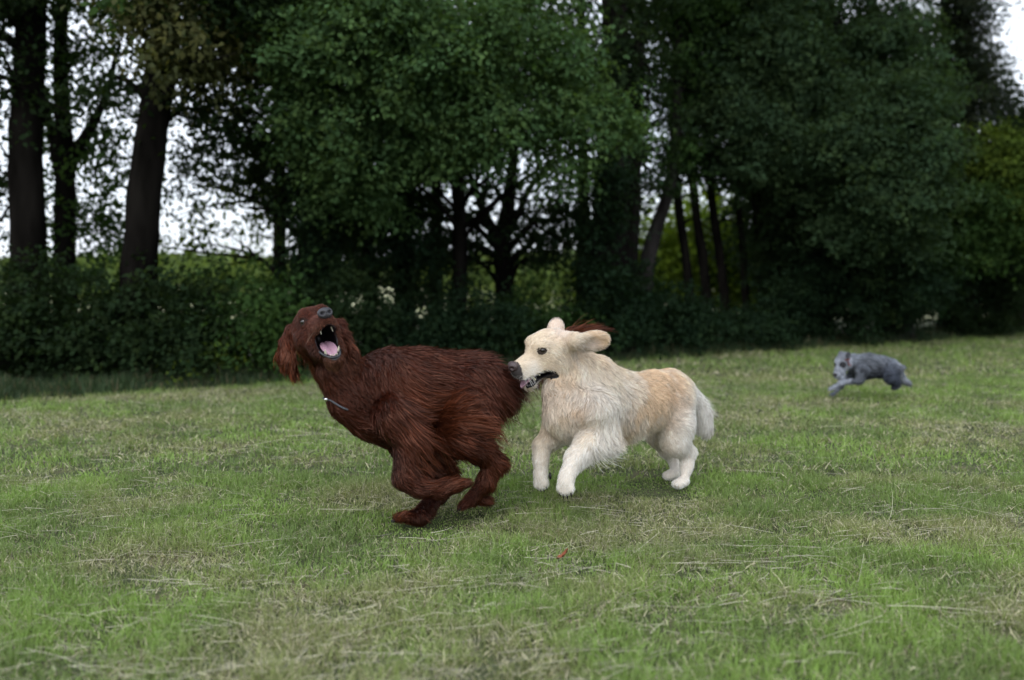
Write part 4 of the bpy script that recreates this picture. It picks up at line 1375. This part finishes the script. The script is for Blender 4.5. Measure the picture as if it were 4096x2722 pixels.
# chain collar showing at the front of the neck
cc = []
ring = [S(430, 700, 2.66), S(478, 712, 2.605), S(520, 738, 2.585), S(570, 768, 2.575), S(610, 785, 2.575)]
cp = bez(ring, 8)
for _ in range(12):
    dd, gg = f.sample(cp)
    cp = cp - gg * (dd - 0.009)[:, None] * 0.7
arr = []
for i in range(0, len(cp) - 1, 1):
    t = norm(cp[i + 1] - cp[i])
    a = norm(np.cross(t, [0, 0, 1.0]))
    if i % 2:
        a = np.cross(t, a)
    m = (cp[i] + cp[i + 1]) / 2
    th = np.linspace(0, 2 * np.pi, 11)
    arr.append(tube_arrays([m + t * 0.006 * math.cos(u) + a * 0.0026 * math.sin(u) for u in th], np.full(11, 0.0009), 5))
V, F = join(arr)
make_mesh('collar', V, F, M_STEEL, red)
blob('collar_tag', cp[6] + [0, -0.006, 0], frame((0.3, -1, 0), (0, 0, 1)), (0.002, 0.006, 0.006), M_TAG, red)

# ====================== cream retriever =======================================
rng = np.random.default_rng(22)


def Gp(zx, zy, d):
    return P(1950 + zx / 1.844, 1200 + zy / 1.844, d)


def gr(z, d=2.9):
    return z / 1.844 * d / F_SRC


cream = thing('dog', (Gp(950, 1400, 3.05)[0], 3.05, 0.0), 'cream and white long haired dog leaping with its ears flung back', 'dog')
n = norm((0.78, -0.62, 0))
yaw, pit = R(31), R(13)
hF = (-math.cos(yaw) * math.cos(pit), -math.sin(yaw) * math.cos(pit), -math.sin(pit))
h = Head(Gp(478, 385, 2.86), hF, (0.02, -0.12, 1.0), 1.16, 27, (0.005, -0.036))
f = Field(Gp(60, 1480, 2.7) * [1, 1, 0] + [0, -0.22, -0.03], Gp(1780, 70, 3.6) + [0.05, 0.1, 0.06], 0.0048)
# trunk
f.chain([(Gp(640, 800, 2.84), gr(185)), (Gp(790, 765, 2.92), gr(245))], 0.05, 0.72, n)
f.chain([(Gp(790, 765, 2.92), gr(245)), (Gp(1010, 790, 3.08), gr(240, 3.0)), (Gp(1210, 745, 3.22), gr(205, 3.2))], 0.05, 0.70, n)
f.chain([(Gp(1210, 745, 3.22), gr(205, 3.2)), (Gp(1340, 705, 3.32), gr(175, 3.3)), (Gp(1410, 700, 3.38), gr(140, 3.4))], 0.05, 0.8, n)
f.chain([(Gp(560, 860, 2.82), gr(130)), (Gp(640, 950, 2.86), gr(120))], 0.05)
# neck and ruff
f.chain([(h.w(-0.03, 0, -0.03), 0.068), (Gp(690, 560, 2.9), gr(175)), (Gp(760, 650, 2.93), gr(205))], 0.04, 0.8, n)
f.chain([(Gp(520, 660, 2.84), gr(110)), (Gp(600, 800, 2.84), gr(150))], 0.05)
f.chain([(Gp(820, 500, 2.98), gr(80)), (Gp(950, 600, 3.05), gr(80))], 0.05)
# near foreleg
f.chain([(Gp(800, 820, 2.80), gr(160)), (Gp(850, 1000, 2.80), gr(100)), (Gp(730, 1080, 2.74), gr(74)), (Gp(648, 1165, 2.70), gr(58)), (Gp(605, 1260, 2.67), gr(55))], 0.03)
pawN = (Gp(580, 1325, 2.655), (-0.12, -0.35, -1.0), (-0.5, -1, 0.1), 0.030)
paw_toes(f, *pawN)
# far foreleg
f.chain([(Gp(530, 900, 2.92), gr(130)), (Gp(490, 1000, 2.9), gr(85)), (Gp(400, 1080, 2.86), gr(54)), (Gp(392, 1180, 2.84), gr(43)), (Gp(394, 1260, 2.83), gr(43))], 0.03)
pawF = (Gp(392, 1300, 2.825), (0.05, -0.25, -1.0), (-0.5, -1, 0.1), 0.027)
paw_toes(f, *pawF)
# near hind leg
f.chain([(Gp(1370, 760, 3.28), gr(150, 3.3)), (Gp(1390, 930, 3.24), gr(118, 3.3)), (Gp(1380, 1050, 3.22), gr(95, 3.25))], 0.04)
f.chain([(Gp(1380, 1050, 3.22), gr(90, 3.25)), (Gp(1478, 1130, 3.25), gr(48, 3.3)), (Gp(1470, 1230, 3.23), gr(33, 3.3)), (Gp(1452, 1315, 3.20), gr(31, 3.3))], 0.03)
paw_toes(f, Gp(1435, 1345, 3.18), (-0.85, -0.5, -0.1), (0, 0, 1), 0.025)
# far hind leg
f.chain([(Gp(1270, 800, 3.4), gr(150, 3.4)), (Gp(1270, 980, 3.40), gr(100, 3.4)), (Gp(1330, 1100, 3.42), gr(60, 3.4)), (Gp(1390, 1190, 3.44), gr(40, 3.4)), (Gp(1385, 1270, 3.36), gr(34, 3.4))], 0.03)
paw_toes(f, Gp(1365, 1285, 3.34), (-0.85, -0.5, -0.1), (0, 0, 1), 0.026)
# tail
tl = bez([Gp(1440, 640, 3.42), Gp(1510, 730, 3.46), Gp(1570, 840, 3.48), Gp(1600, 950, 3.48)], 6)
f.chain([(tl[i], 0.022 + 0.012 * math.sin(i / (len(tl) - 1) * 3.0)) for i in range(len(tl))], 0.02)
# head
h.build(f, (0.082, 0.066, 0.066), 1.2, jaw_r=0.016, lip=1.25, flew=0.008, nose_x=0.146, eye_z=0.030, jaw_b=0.021)
f.ell(h.w(0.012, 0, 0.016), h.A, np.array([0.068, 0.055, 0.058]) * h.s, 0.02)
f.ell(h.w(0.048, 0, 0.028), h.A, np.array([0.026, 0.034, 0.024]) * h.s, 0.015)
wedge = (h.b(0.082, 0, 0.005), h.B, np.array([0.082, 0.06, 0.0155]) * h.s)
f.ell(*wedge, 0.005, sub=True)
# near ear: a flap flung backwards with its hollow inside facing us
eA = frame((0.97, 0.15, 0.12), (-0.12, -0.35, 0.95))
ec = Gp(775, 305, 2.765)
f.ell(ec, eA, (gr(128), 0.018, gr(76)), 0.012)
f.chain([(h.w(-0.035, 0.045, 0.035), 0.03), (Gp(650, 300, 2.78), gr(52))], 0.02)
f.ell(Gp(795, 320, 2.742), frame((0.97, 0.15, 0.16), (-0.12, -0.35, 0.95)), (gr(104), 0.016, gr(50)), 0.008, sub=True)
# far ear
f.ell(Gp(505, 205, 2.96), frame((0.3, 0.2, 0.9), (0, -1, 0)), (gr(72), gr(60), 0.012), 0.014)
f.chain([(h.w(-0.035, -0.045, 0.03), 0.028), (Gp(505, 235, 2.95), gr(48))], 0.02)

CW = np.array([0.82, 0.785, 0.74])      # white
CC = np.array([0.75, 0.655, 0.53])      # cream
CT = np.array([0.68, 0.52, 0.36])      # tan
CD = np.array([0.55, 0.40, 0.27])      # darker tan
rows = [
    (h.w(0.12, 0, 0.01), (0.9, 0.2, 0.3), 0.45 * cm, 0, CC, 0.025), (h.w(0.03, 0, 0.06), (1, 0.2, 0.1), 0.90 * cm, 0, CC * 1.02, 0.035), (h.w(0.03, 0.05, -0.02), (0.9, 0.1, -0.3), 1.00 * cm, 0, CC, 0.03),
    (h.w(0.1, 0.03, -0.03), (0.8, 0.1, -0.3), 0.50 * cm, 0, CW, 0.02), (h.w(0.137, 0, -0.035), (0.8, 0.1, -0.3), 0.30 * cm, 0, np.array([0.12, 0.11, 0.11]), 0.011), (h.w(-0.02, 0.055, -0.045), (0.8, 0, -0.6), 1.48 * cm, 0.002, CC, 0.03), (h.j(0.08, 0.01, -0.01), (0.9, 0, -0.3), 0.80 * cm, 0, CW, 0.02), (h.w(0.055, 0.04, 0.055), (0.9, 0, 0.3), 0.70 * cm, 0, CC * 0.95, 0.012),
    # ears
    (Gp(680, 290, 2.76), (1, 0, 0.1), 1.63 * cm, 0.003, CC, 0.02), (Gp(800, 250, 2.76), (1, 0, 0.3), 1.04 * cm, 0.002, CT * 1.1, 0.02), (Gp(880, 300, 2.76), (0.8, 0, -0.5), 0.80 * cm, 0, CT * 1.05, 0.015), (Gp(780, 330, 2.76), (1, 0, -0.1), 0.50 * cm, 0, np.array([0.62, 0.52, 0.47]), 0.018), (Gp(712, 350, 2.75), (0.5, 0, -1), 0.60 * cm, 0.0, np.array([0.14, 0.09, 0.065]), 0.016), (Gp(650, 440, 2.76), (0.5, 0, -1), 1.85 * cm, 0.004, CD, 0.018),  # dark brown at the hollow's base: its shade put into the hair colour
    (Gp(505, 190, 2.96), (0.1, 0, 1), 0.70 * cm, 0, np.array([0.72, 0.60, 0.52]), 0.03),
    # ruff
    (Gp(600, 480, 2.8), (0.4, 0, -1), 2.22 * cm, 0.005, CC, 0.04), (Gp(620, 600, 2.75), (0.35, 0, -1), 3.33 * cm, 0.02, CT * 0.92, 0.04), (Gp(500, 700, 2.75), (0.35, 0, -1), 3.70 * cm, 0.022, CT * 0.92, 0.04), (Gp(420, 760, 2.75), (0.1, 0, -1), 2.96 * cm, 0.01, CD, 0.03),
    (Gp(740, 460, 2.8), (0.7, 0, -0.8), 2.59 * cm, 0.009, CC, 0.035), (Gp(850, 440, 2.85), (0.9, 0, -0.5), 2.59 * cm, 0.004, CT * 1.05, 0.035), (Gp(760, 600, 2.75), (0.95, 0, -0.25), 4.44 * cm, 0.009, CW, 0.04), (Gp(860, 590, 2.8), (0.8, 0, -0.5), 3.70 * cm, 0.007, CC, 0.04),
    # chest
    (Gp(560, 820, 2.7), (0.3, 0, -1), 3.70 * cm, 0.010, CT, 0.045), (Gp(700, 830, 2.72), (0.35, 0, -1), 3.33 * cm, 0.010, CD * 1.05, 0.035), (Gp(470, 890, 2.75), (0.1, 0, -1), 2.96 * cm, 0.006, CC, 0.04), (Gp(600, 960, 2.75), (0.3, 0, -1), 3.33 * cm, 0.006, CC, 0.04),
    # shoulder and side
    (Gp(840, 760, 2.78), (0.3, 0, -1), 2.22 * cm, 0.003, CW, 0.05), (Gp(960, 620, 2.85), (0.7, 0, -0.8), 2.96 * cm, 0.006, CC, 0.045), (Gp(1000, 760, 2.9), (0.6, 0, -0.9), 3.33 * cm, 0.006, CW * 0.97, 0.045), (Gp(1100, 850, 2.9), (0.5, 0, -1), 3.70 * cm, 0.006, CT, 0.045), (Gp(1000, 950, 2.9), (0.6, 0, -0.9), 3.70 * cm, 0.006, CT, 0.045), (Gp(1150, 960, 3.0), (0.5, 0, -0.9), 3.33 * cm, 0.006, CC * 0.95, 0.04),
    (Gp(1050, 550, 3.0), (0.95, 0, -0.2), 2.22 * cm, 0.003, CC, 0.04), (Gp(1200, 560, 3.05), (0.95, 0, -0.25), 2.22 * cm, 0.003, CT * 1.1, 0.04), (Gp(1100, 660, 3.0), (0.8, 0, -0.6), 2.81 * cm, 0.005, CT * 1.08, 0.045), (Gp(1230, 680, 3.1), (0.8, 0, -0.6), 2.59 * cm, 0.005, CT * 1.05, 0.045), (Gp(1230, 850, 3.1), (0.6, 0, -0.9), 2.59 * cm, 0.004, CT * 1.05, 0.04),
    (Gp(1400, 560, 3.2), (0.9, 0, -0.4), 2.22 * cm, 0.003, CT * 1.1, 0.04), (Gp(1390, 700, 3.2), (0.7, 0, -0.7), 2.59 * cm, 0.007, CD * 1.1, 0.04), (Gp(1480, 630, 3.25), (0.5, 0, -0.9), 2.22 * cm, 0.003, CC, 0.03),
    (Gp(1400, 900, 3.2), (0.5, 0, -0.9), 2.59 * cm, 0.005, CW, 0.05), (Gp(1330, 880, 3.2), (0.5, 0, -0.9), 2.22 * cm, 0.004, CT, 0.035), (Gp(1400, 1050, 3.2), (0.4, 0, -0.9), 1.85 * cm, 0.003, CW, 0.05), (Gp(1500, 1060, 3.2), (0.4, 0, -0.9), 2.59 * cm, 0.004, CW, 0.03),
    (Gp(1460, 1280, 3.25), (0, 0, -1), 1.00 * cm, 0, CW, 0.04), (Gp(1280, 1050, 3.3), (0.4, 0, -0.9), 1.85 * cm, 0.003, CC * 0.9, 0.04),
    # tail
    (Gp(1480, 700, 3.4), (0.7, 0, -0.7), 2.96 * cm, 0.003, CW, 0.035), (Gp(1560, 850, 3.45), (0.4, 0, -0.9), 4.44 * cm, 0.005, CW, 0.04), (Gp(1620, 930, 3.45), (0.2, 0, -1), 3.70 * cm, 0.004, CW, 0.03),
    # forelegs
    (Gp(760, 960, 2.7), (-0.6, 0, -0.7), 1.33 * cm, 0.002, CC, 0.04), (Gp(650, 1120, 2.68), (-0.6, 0, -0.8), 1.00 * cm, 0, CW, 0.04), (Gp(570, 1280, 2.63), (-0.2, 0, -1), 0.90 * cm, 0, CW, 0.04),
    (Gp(900, 1050, 2.74), (1.0, 0, -0.35), 8.80 * cm, 0.006, CW, 0.028), (Gp(800, 1130, 2.72), (1, 0, -0.35), 8.80 * cm, 0.006, CW, 0.022), (Gp(715, 1200, 2.70), (0.8, 0, -0.9), 3.70 * cm, 0.004, CW, 0.018), (Gp(930, 960, 2.74), (0.9, 0, -0.7), 2.96 * cm, 0.005, CW, 0.03),
    (Gp(390, 1070, 2.8), (-0.4, 0, -1), 1.20 * cm, 0.001, CC, 0.03), (Gp(390, 1230, 2.78), (0, 0, -1), 1.00 * cm, 0, CW * .97, 0.04), (Gp(470, 1080, 2.8), (0.7, 0, -0.8), 3.33 * cm, 0.006, CC * .95, 0.025), (Gp(440, 1200, 2.8), (0.5, 0, -1), 2.22 * cm, 0.004, CC, 0.015),
]
G = Guides(rows, 0.04)
w_c, w_A, w_r = wedge


def wedge_sdf(p):
    return np.linalg.norm((p - w_c) @ w_A.T / w_r, axis=1) - 1


eyes_c = [h.w(0.062, 0.040 * e, 0.030) for e in (-1, 1)]
ALM = np.stack([h.A[0] * 0.72, h.A[1], h.A[2] * 1.15], 1)


def in_jaw(p, pad=0.0):
    """black lips: a band along the mouth line, mainly on the lower jaw"""
    q = (p - w_c) @ w_A.T / h.s
    on = (q[:, 0] > -0.088) & (q[:, 0] < 0.088)
    return (wedge_sdf(p) < 0.12) | (on & (q[:, 2] < -0.0) & (q[:, 2] > -0.026 - pad) & (np.abs(q[:, 1]) > 0.006) & (np.abs(q[:, 1]) < 0.06)) 


def paint_cream(V, col):
    col = col.copy() * np.array([0.85, 0.80, 0.74])  # skin toned down so gaps in the fur look shaded: painted shade
    for c in eyes_c:
        d = np.linalg.norm((V - c) @ ALM, axis=1)
        col = np.where((d < 0.0165)[:, None], np.array([0.035, 0.025, 0.02]), col)
    q = muzzle_dist(h, V)
    m = (q[:, 0] > 0.133) & (q[:, 0] < 0.2) & (q[:, 2] < 0.012) & (q[:, 2] > -0.07) & (np.abs(q[:, 1]) < 0.05)
    col = np.where(m[:, None], np.array([0.05, 0.043, 0.043]), col)
    return col


body, BV, BF = bake_body(f, G, cream, [M_SKIN, M_LIP], paint=paint_cream, midx=lambda p: in_jaw(p).astype(int), yw=0.2)


def skip_cream(p):
    m = in_jaw(p)
    for c in eyes_c:
        m |= np.linalg.norm((p - c) @ ALM, axis=1) < 0.0135
    q = muzzle_dist(h, p)
    m |= (q[:, 0] > 0.134) & (q[:, 0] < 0.2) & (np.abs(q[:, 1]) < 0.03) & (q[:, 2] > -0.03) & (q[:, 2] < 0.03)
    return m


PT, NR, W, C = grow_coat(f, BV, BF, G, 130000, rng, 0.0016, 7, 0.28, 0.024, 0.12, skip_cream, 0.28, CW, (0.08, 0, 0), 0.9, yw=0.2, swirl_k=2.4, mess=0.75)
PT2, NR2, W2, C2 = grow_coat(f, BV, BF, G, 16000, rng, 0.0012, 9, 0.42, 0.028, 0.10, skip_cream, 0.3, CW, (0.3, 0, 0.0), 0.75, yw=0.2, len_k=1.35, swirl_k=2.8)
V, F, C = join([ribbons(PT, W, NR, C, rng), ribbons(PT2, W2 * 0.8, NR2, C2, rng), whiskers(h, rng, 9, 0.05, (0.8, 0.78, 0.74))])
make_mesh('coat', V, F, M_FUR_PALE, body, C)
for e in (-1, 1):
    add_eye(cream, h, e, M_EYE, 0.0112, x=0.0578, y=0.0378, z=0.030)
add_nose(cream, h, M_NOSE_B, 0.147, -0.005, (0.015, 0.0215, 0.0165))
tongue(cream, h, 0.080, 0.024, (0.050, 0.020, 0.007), 0.6)
for e in (-1, 1):
    tooth(cream, h.j(0.084, 0.018 * e, 0.014), h.j(0.086, 0.020 * e, 0.033), 0.0042)
    tooth(cream, h.w(0.100, 0.020 * e, -0.046), h.w(0.101, 0.020 * e, -0.056), 0.0034)
    for q in (0.05, 0.065):
        tooth(cream, h.j(q, 0.023 * e, 0.017), h.j(q + 0.002, 0.023 * e, 0.025), 0.0032)
claws(cream, *pawN, M_MOUTH)
claws(cream, *pawF, M_MOUTH)
blob('paw_pad', Gp(462, 1300, 2.835), frame((0.1, 0.3, -1), (1, 0, 0)), (0.014, 0.012, 0.006), M_LIP, cream)

# ====================== small grey dog ========================================
rng = np.random.default_rng(23)
GD = 5.64


def Q(zx, zy, d=GD):
    return P(3250 + zx / 5.227, 1350 + zy / 5.227, d)


def qr(z):
    return z / 5.227 * GD / F_SRC


grey = thing('dog', (Q(1200, 1200)[0], GD, 0.0), 'small wiry blue grey dog racing across the meadow at the right', 'dog')
f = Field(Q(200, 1330) - [0, 0.25, 0], Q(2200, 230) + [0, 0.25, 0], 0.0046)
n = (0, 1, 0)
f.chain([(Q(960, 600), qr(190)), (Q(1150, 600), qr(250)), (Q(1430, 620), qr(215)), (Q(1620, 640), qr(175)), (Q(1740, 700), qr(140))], 0.03, 0.62, n)
f.chain([(Q(640, 520, 5.6), qr(110)), (Q(830, 510), qr(140)), (Q(980, 560), qr(175))], 0.03, 0.8, n)
hF = (-0.62, -0.45, -0.70)
h = Head(Q(640, 500, 5.58), hF, (-0.3, 0, 1), 0.78, 8)
h.build(f, (0.075, 0.065, 0.062), 1.25, jaw_r=0.024)
f.ell(h.j(0.10, 0, 0.0), h.J, (0.03, 0.026, 0.03), 0.015)
f.ell(Q(590, 350, 5.6), frame((-0.3, 0, 1), (0, -1, 0)), (qr(60), qr(55), 0.010), 0.012)
f.ell(Q(745, 375, 5.47), frame((0.2, 0, 1), (0, -1, 0)), (qr(75), qr(48), 0.010), 0.012)
f.chain([(Q(1040, 700, 5.56), qr(130)), (Q(1000, 880, 5.55), qr(75)), (Q(960, 930, 5.55), qr(52)), (Q(790, 925, 5.54), qr(50)), (Q(610, 950, 5.54), qr(46)), (Q(480, 1030, 5.53), qr(44))], 0.02)
paw_toes(f, Q(420, 1062, 5.53), (-1, -0.1, -0.4), (0, 0, 1), 0.018)
f.chain([(Q(880, 700, 5.70), qr(110)), (Q(760, 850, 5.72), qr(60)), (Q(690, 910, 5.72), qr(46)), (Q(600, 1020, 5.72), qr(42)), (Q(500, 1130, 5.72), qr(40))], 0.02)
paw_toes(f, Q(420, 1195, 5.72), (-1, -0.1, -0.5), (0, 0, 1), 0.018)
f.chain([(Q(1660, 720, 5.58), qr(170)), (Q(1640, 850, 5.56), qr(120)), (Q(1740, 940, 5.56), qr(75)), (Q(1790, 1000, 5.56), qr(52))], 0.025)
paw_toes(f, Q(1740, 1045, 5.56), (-1, 0, -0.1), (0, 0, 1), 0.018)
f.chain([(Q(1750, 720, 5.7), qr(130)), (Q(1850, 850, 5.72), qr(75)), (Q(1910, 920, 5.72), qr(48)), (Q(1990, 950, 5.72), qr(40)), (Q(2050, 1010, 5.72), qr(34))], 0.025)
f.chain([(Q(1800, 620), qr(60)), (Q(1910, 615), qr(26))], 0.02)
A1 = np.array([0.17, 0.185, 0.215])
A2 = np.array([0.055, 0.065, 0.09])
A3 = np.array([0.33, 0.35, 0.40])
rows = [
    (Q(560, 460), (0.4, 0, 0.8), 1.5 * cm, 0.002, A3 * 1.25, 0.03), (Q(500, 720), (0.2, 0, -1), 2.5 * cm, 0.003, A3 * 1.25, 0.03), (Q(640, 640), (0.6, 0, -0.4), 1.5 * cm, 0.002, A3 * 0.85, 0.03), (Q(430, 760), (-0.3, 0, -1), 2 * cm, 0, A2, 0.012),
    (Q(745, 390, 5.47), (0.3, 0, -0.8), 1.0 * cm, 0, np.array([0.008, 0.008, 0.009]), 0.024), (Q(590, 340), (0, 0, -1), 1 * cm, 0, A3, 0.02),
    (Q(900, 400), (1, 0, -0.1), 2 * cm, 0.002, A1 * 1.2, 0.035), (Q(1200, 370), (1, 0, -0.15), 2 * cm, 0.002, A1 * 1.1, 0.04), (Q(1500, 450), (1, 0, -0.4), 2 * cm, 0.002, A1 * 1.25, 0.035), (Q(1800, 570), (0.8, 0, -0.6), 2.2 * cm, 0.002, A3 * 0.9, 0.03),
    (Q(1000, 560), (1, 0, -0.2), 3 * cm, 0.003, A1 * 0.75, 0.04), (Q(1250, 560), (1, 0, -0.2), 3 * cm, 0.003, A1 * 0.7, 0.04), (Q(1500, 650), (1, 0, -0.5), 2.5 * cm, 0.002, A2, 0.04), (Q(1250, 780), (1, 0, -0.2), 2.5 * cm, 0.002, A2 * 0.6, 0.04),
    (Q(930, 700), (0.7, 0, -0.8), 2.5 * cm, 0.002, A2 * 0.8, 0.03), (Q(1060, 780, 5.5), (0.4, 0, -0.9), 2 * cm, 0, A1, 0.02), (Q(850, 930), (-0.8, 0, -0.2), 1.2 * cm, 0, A1 * 0.8, 0.03), (Q(480, 1040), (-0.9, 0, -0.4), 1 * cm, 0, A3 * 0.85, 0.03), (Q(450, 1180), (-0.8, 0, -0.6), 1 * cm, 0, A2 * 1.2, 0.02),
    (Q(1700, 850), (0.3, 0, -1), 1.6 * cm, 0, A2, 0.03), (Q(1880, 780), (0.3, 0, -1), 1.8 * cm, 0, A3 * 0.9, 0.025), (Q(1750, 1030), (-0.3, 0, -1), 1 * cm, 0, A1, 0.02), (Q(1960, 940), (0.7, 0, -0.4), 1.2 * cm, 0, A3 * .8, 0.025),
]
G = Guides(rows, 0.03)
eyes_c = [h.w(0.062, 0.038 * e, 0.013) for e in (-1, 1)]


def paint_grey(V, col):
    col = col * 0.9
    for c in eyes_c:
        col = np.where((np.linalg.norm(V - c, axis=1) < 0.024)[:, None], np.array([0.03, 0.03, 0.035]), col)
    return col


body, BV, BF = bake_body(f, G, grey, [M_SKIN], paint=paint_grey, yw=0.2)


def skip_grey(p):
    m = np.zeros(len(p), bool)
    for c in eyes_c:
        m |= np.linalg.norm(p - c, axis=1) < 0.02
    return m


PT, NR, W, C = grow_coat(f, BV, BF, G, 42000, rng, 0.0024, 5, 0.3, 0.035, 0.1, skip_grey, 1.0, None, (0.1, 0, 0), 0.7, yw=0.2)
V, F, C = ribbons(PT, W, NR, C, rng)
make_mesh('coat', V, F, M_FUR_GREY, body, C)
for e in (-1, 1):
    add_eye(grey, h, e, M_EYE, 0.012)
add_nose(grey, h, M_NOSE, 0.168, -0.004, (0.018, 0.024, 0.019))
ring = [Q(800, 460, 5.50), Q(815, 500, 5.465), Q(845, 570, 5.46), Q(870, 610, 5.50)]
q = bez(ring, 6)
for _ in range(10):
    dd, gg = f.sample(q)
    q = q - gg * (dd - 0.006)[:, None] * 0.7
V, F = tube_arrays(q, np.full(len(q), 0.004), 8)
make_mesh('collar', V, F, M_COLLAR, grey)
